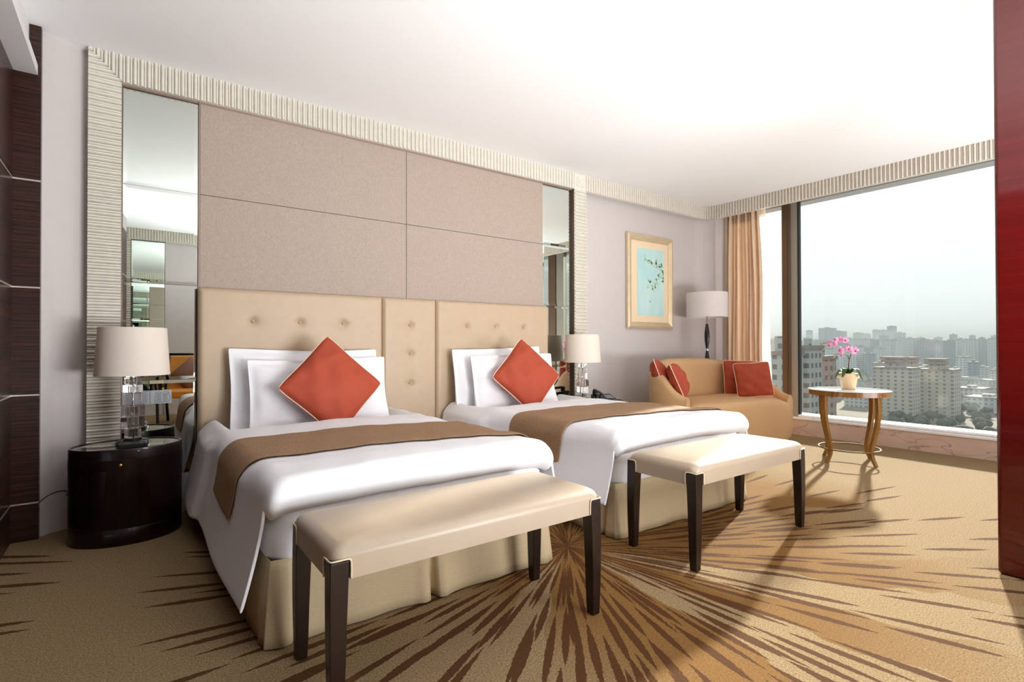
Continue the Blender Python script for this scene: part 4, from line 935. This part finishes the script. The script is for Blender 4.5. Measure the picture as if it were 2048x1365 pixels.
# ------------------------------------------------------------------ city outside (metres, street level 54 m below the room)
GZ = -54.0
struct(MB().box(60, 6000, -4000, 5200, GZ-1, GZ).build('ground', 'ground'), 'hazy city ground far below the window', 'ground')
def px_dir(px): # horizontal slope Y/X of a photograph column
    v = _f + _r*((px-1024)/F_PX); return v.y/v.x
def depth_xy(px, X): return X, X*px_dir(px)
OCC = []      # footprints already built on
def free(x0, x1, y0, y1, g=2.0):
    return not any(x0 < b+g and x1 > a-g and y0 < d+g and y1 > c-g for a, b, c, d in OCC)
def block(name, label, px0, px1, X, ztop, mat, d=16.0, z0=GZ, roofs=(), group=None, cat='building', setback=None, rz=0.0):
    """tower whose near face spans photograph columns px0..px1 at distance X; own coordinates from its street corner"""
    ya, yb = X*px_dir(px1), X*px_dir(px0); w = abs(yb-ya)
    OCC.append((X-1.5, X+d+1.5, min(ya, yb)-1, max(ya, yb)+1))
    t = thing(name, label, cat, (X, min(ya, yb), z0), group); H = ztop - z0
    m = MB(); m.box(0, d, 0, w, 0, H)
    if setback:
        for f0, f1, dz in setback: m.box(1.0, d-1, w*f0, w*f1, H, H+dz)
    else: m.box(d*0.3, d*0.6, w*0.35, w*0.65, H, H+2.4)
    m.build('facade', mat, t, world=False)
    rf = MB().box(-0.4, d+0.4, -0.4, w+0.4, H-0.9, H+0.35)
    rf.build('roof_parapet', 'roof', t, world=False)
    for f0, f1, a, b_ in roofs:
        MB().box(-1.2, d*0.7, w*f0, w*f1, H+a, H+b_).build('rooftop_drum', 'roof_red', t, world=False)
    t.rotation_euler = (0, 0, rz)
    return t
# near-left tower behind the post
block('tower', 'grey tiled tower left of the window post, with a rooftop box', 1530, 1572, 150, -1.0, 'fac_grey', 10, setback=[(0.1, 0.62, 4.6)])
block('tower', 'grey tiled tower just right of the window post', 1590, 1614, 165, 0.6, 'fac_grey', 10)
block('tower', 'brown grey tower with balconies right of the window post', 1612, 1639, 181, -2.9, 'fac_brown', 12)
# three cream towers in the middle
for p0, p1, X, zt, lab in ((1746, 1822, 470, -16.5, 'wide cream apartment tower with a brown rooftop drum, left of three'), (1796, 1836, 520, -17.5, 'cream apartment tower with a brown rooftop drum, middle of three'), (1834, 1906, 500, -18.0, 'cream apartment tower with a dark rooftop drum, right of three')):
    block('apartment_tower', lab, p0, p1, X, zt, 'fac_cream', 18, roofs=[(0.24, 0.78, 4.2, 6.2), (0.22, 0.80, 6.8, 8.4)], setback=[(0.32, 0.70, 6.8)])
# low white blocks on the right
for p0, p1, X, zt, lab in ((1908, 1965, 620, -39, 'long low white block right of the cream towers'), (1930, 2010, 560, -42, 'long low white block nearest the partition'), (1880, 1990, 760, -38, 'low grey block behind the long white blocks')):
    block('low_block', lab, p0, p1, X, zt, 'fac_pale', 26, roofs=())
block('low_block', 'low grey block far below the round table', 1650, 1742, 300, -40, 'fac_blue', 16)
block('low_block', 'reddish low block far below the round table', 1690, 1745, 255, -46, 'fac_brown', 10)
for p0, p1, X, zt, lab in ((1637, 1660, 1500, 46, 'broad dark tower block above the skyline'), (1662, 1681, 1550, 38, 'stepped tower beside the broad dark one on the skyline'), (1724, 1734, 2400, 46, 'slim pale tower on the skyline above the orchid'), (1745, 1753, 2600, 66, 'slim twin spired tower on the skyline'), (1757, 1770, 2500, 62, 'pale flat topped tower on the skyline'), (1774, 1786, 2400, 74, 'tallest pale tower on the skyline'), (1788, 1803, 2000, 40, 'dark squat tower on the skyline'), (1612, 1618, 2600, 70, 'thin needle tower on the skyline'), (1706, 1718, 2000, 42, 'grey stepped tower on the skyline left of the slim one')):
    block('skyline_tower', lab, p0, p1, X, zt, 'fac_blue', 40)
R = random.Random(11)
# ranks of apartment slabs into the haze
def rank(n, x0, x1, px0, px1, hz, mats, group, label, wpx):
    for k in range(n):
        for _ in range(25):
            px = lerp(px0, px1, (k + R.uniform(0.1, 0.9))/n); X = R.uniform(x0, x1); w = R.uniform(*wpx); zt = R.uniform(*hz); d = R.uniform(14, 26)
            ya, yb = sorted((X*px_dir(px-w/2), X*px_dir(px+w/2)))
            if free(X, X+d, ya, yb, 3.0): block('apartment_slab', label, px-w/2, px+w/2, X, zt, R.choice(mats), d, group=group); break
rank(16, 650, 900, 1745, 2080, (-30, -14), ['fac_pale', 'fac_blue', 'fac_brown'], 'mid distance slabs', 'hazy mid distance apartment slab behind the cream towers', (14, 26))
rank(12, 900, 1050, 1600, 1760, (-12, 2), ['fac_pale', 'fac_blue'], 'slabs beyond the houses', 'pale apartment slab beyond the low houses behind the orchid', (12, 22))
rank(46, 1100, 1350, 1500, 2110, (6, 13), ['fac_blue', 'fac_blue', 'fac_pale'], 'far slabs', 'blue grey apartment slab in the far hazy rank', (14, 26))
rank(30, 1500, 2100, 1490, 2120, (12, 26), ['fac_blue', 'fac_grey'], 'farthest slabs', 'faint slab on the hazy horizon', (8, 16))
# low rooftops and trees
hs_ = 0
for k in range(46):
    for _ in range(40):
        px = R.uniform(1640, 1760) if k < 30 else R.uniform(1905, 2040); X = R.uniform(520, 1000); w = R.uniform(8, 20); x_, y_ = depth_xy(px, X); h = R.uniform(6, 12)
        if free(x_, x_+12, y_, y_+w, 3.0): break
    else: continue
    OCC.append((x_-1, x_+13, y_-1, y_+w+1))
    t = thing('house', 'low roofed house in the district beyond the orchid' if k < 30 else 'low roofed house beyond the white blocks', 'house', (x_, y_, GZ), 'low houses')
    MB().box(0, 12, 0, w, 0, h).build('walls', 'fac_pale', t, world=False)
    MB().add([(-1,-1,h),(13,-1,h),(13,w+1,h),(-1,w+1,h),(6,-1,h+4),(6,w+1,h+4)], [(0,1,4),(1,2,5,4),(2,3,5),(3,0,4,5),(0,3,2,1)]).build('roof', 'roof', t, world=False)
def treeclump(px, X, r, h):
    x_, y_ = depth_xy(px, X); rr = random.Random(int(px*7+X)); rows = []
    if not free(x_-r*1.2, x_+r*1.2, y_-r*1.2, y_+r*1.2, 0.3): return
    OCC.append((x_-r*1.2, x_+r*1.2, y_-r*1.2, y_+r*1.2))
    for j in range(7):
        a = PI*j/6; rows.append([((r*math.sin(a)*(1+rr.uniform(-.25, .25)))*math.cos(2*PI*k/10), (r*math.sin(a)*(1+rr.uniform(-.25, .25)))*math.sin(2*PI*k/10), h*0.35 + h*0.65*(1-math.cos(a))/2) for k in range(10)])
    t = thing('tree', 'dark rounded tree below the cream towers' if X < 470 else 'dark tree beside the low white blocks', 'tree', (x_, y_, GZ), 'trees below the towers')
    MB().grid(rows, cv=True).build('crown', 'foliage', t, smooth=True, world=False); MB().lathe([(0.5, 0), (0.35, h*0.4)], 8).build('trunk', 'foliage', t, world=False)
for k in range(90): treeclump(R.uniform(1780, 2030), R.uniform(390, 470), R.uniform(2.5, 4.5), R.uniform(7, 11))
for k in range(30): treeclump(R.uniform(1900, 2040), R.uniform(500, 560), R.uniform(2.5, 4.5), R.uniform(6, 10))

# haze over the city
hz = N('city_haze'); hz.t.nodes.remove(hz.p); vs = hz.new('ShaderNodeVolumeScatter'); vs.inputs['Color'].default_value = (0.82, 0.93, 1.0, 1); vs.inputs['Density'].default_value = 0.00024; vs.inputs['Anisotropy'].default_value = 0.1
va = hz.new('ShaderNodeVolumeAbsorption'); va.inputs['Color'].default_value = (0, 0, 0, 1); va.inputs['Density'].default_value = 0.00036
ad_ = hz.new('ShaderNodeAddShader'); hz.t.links.new(vs.outputs[0], ad_.inputs[0]); hz.t.links.new(va.outputs[0], ad_.inputs[1]); hz.t.links.new(ad_.outputs[0], hz.out.inputs['Volume'])
MAT['haze'] = hz.m
ho = MB().box(110, 3200, -2500, 3800, GZ+0.5, 45).build('haze', 'haze'); tag(ho, 'grey haze hanging over the city outside', 'haze', kind='stuff')
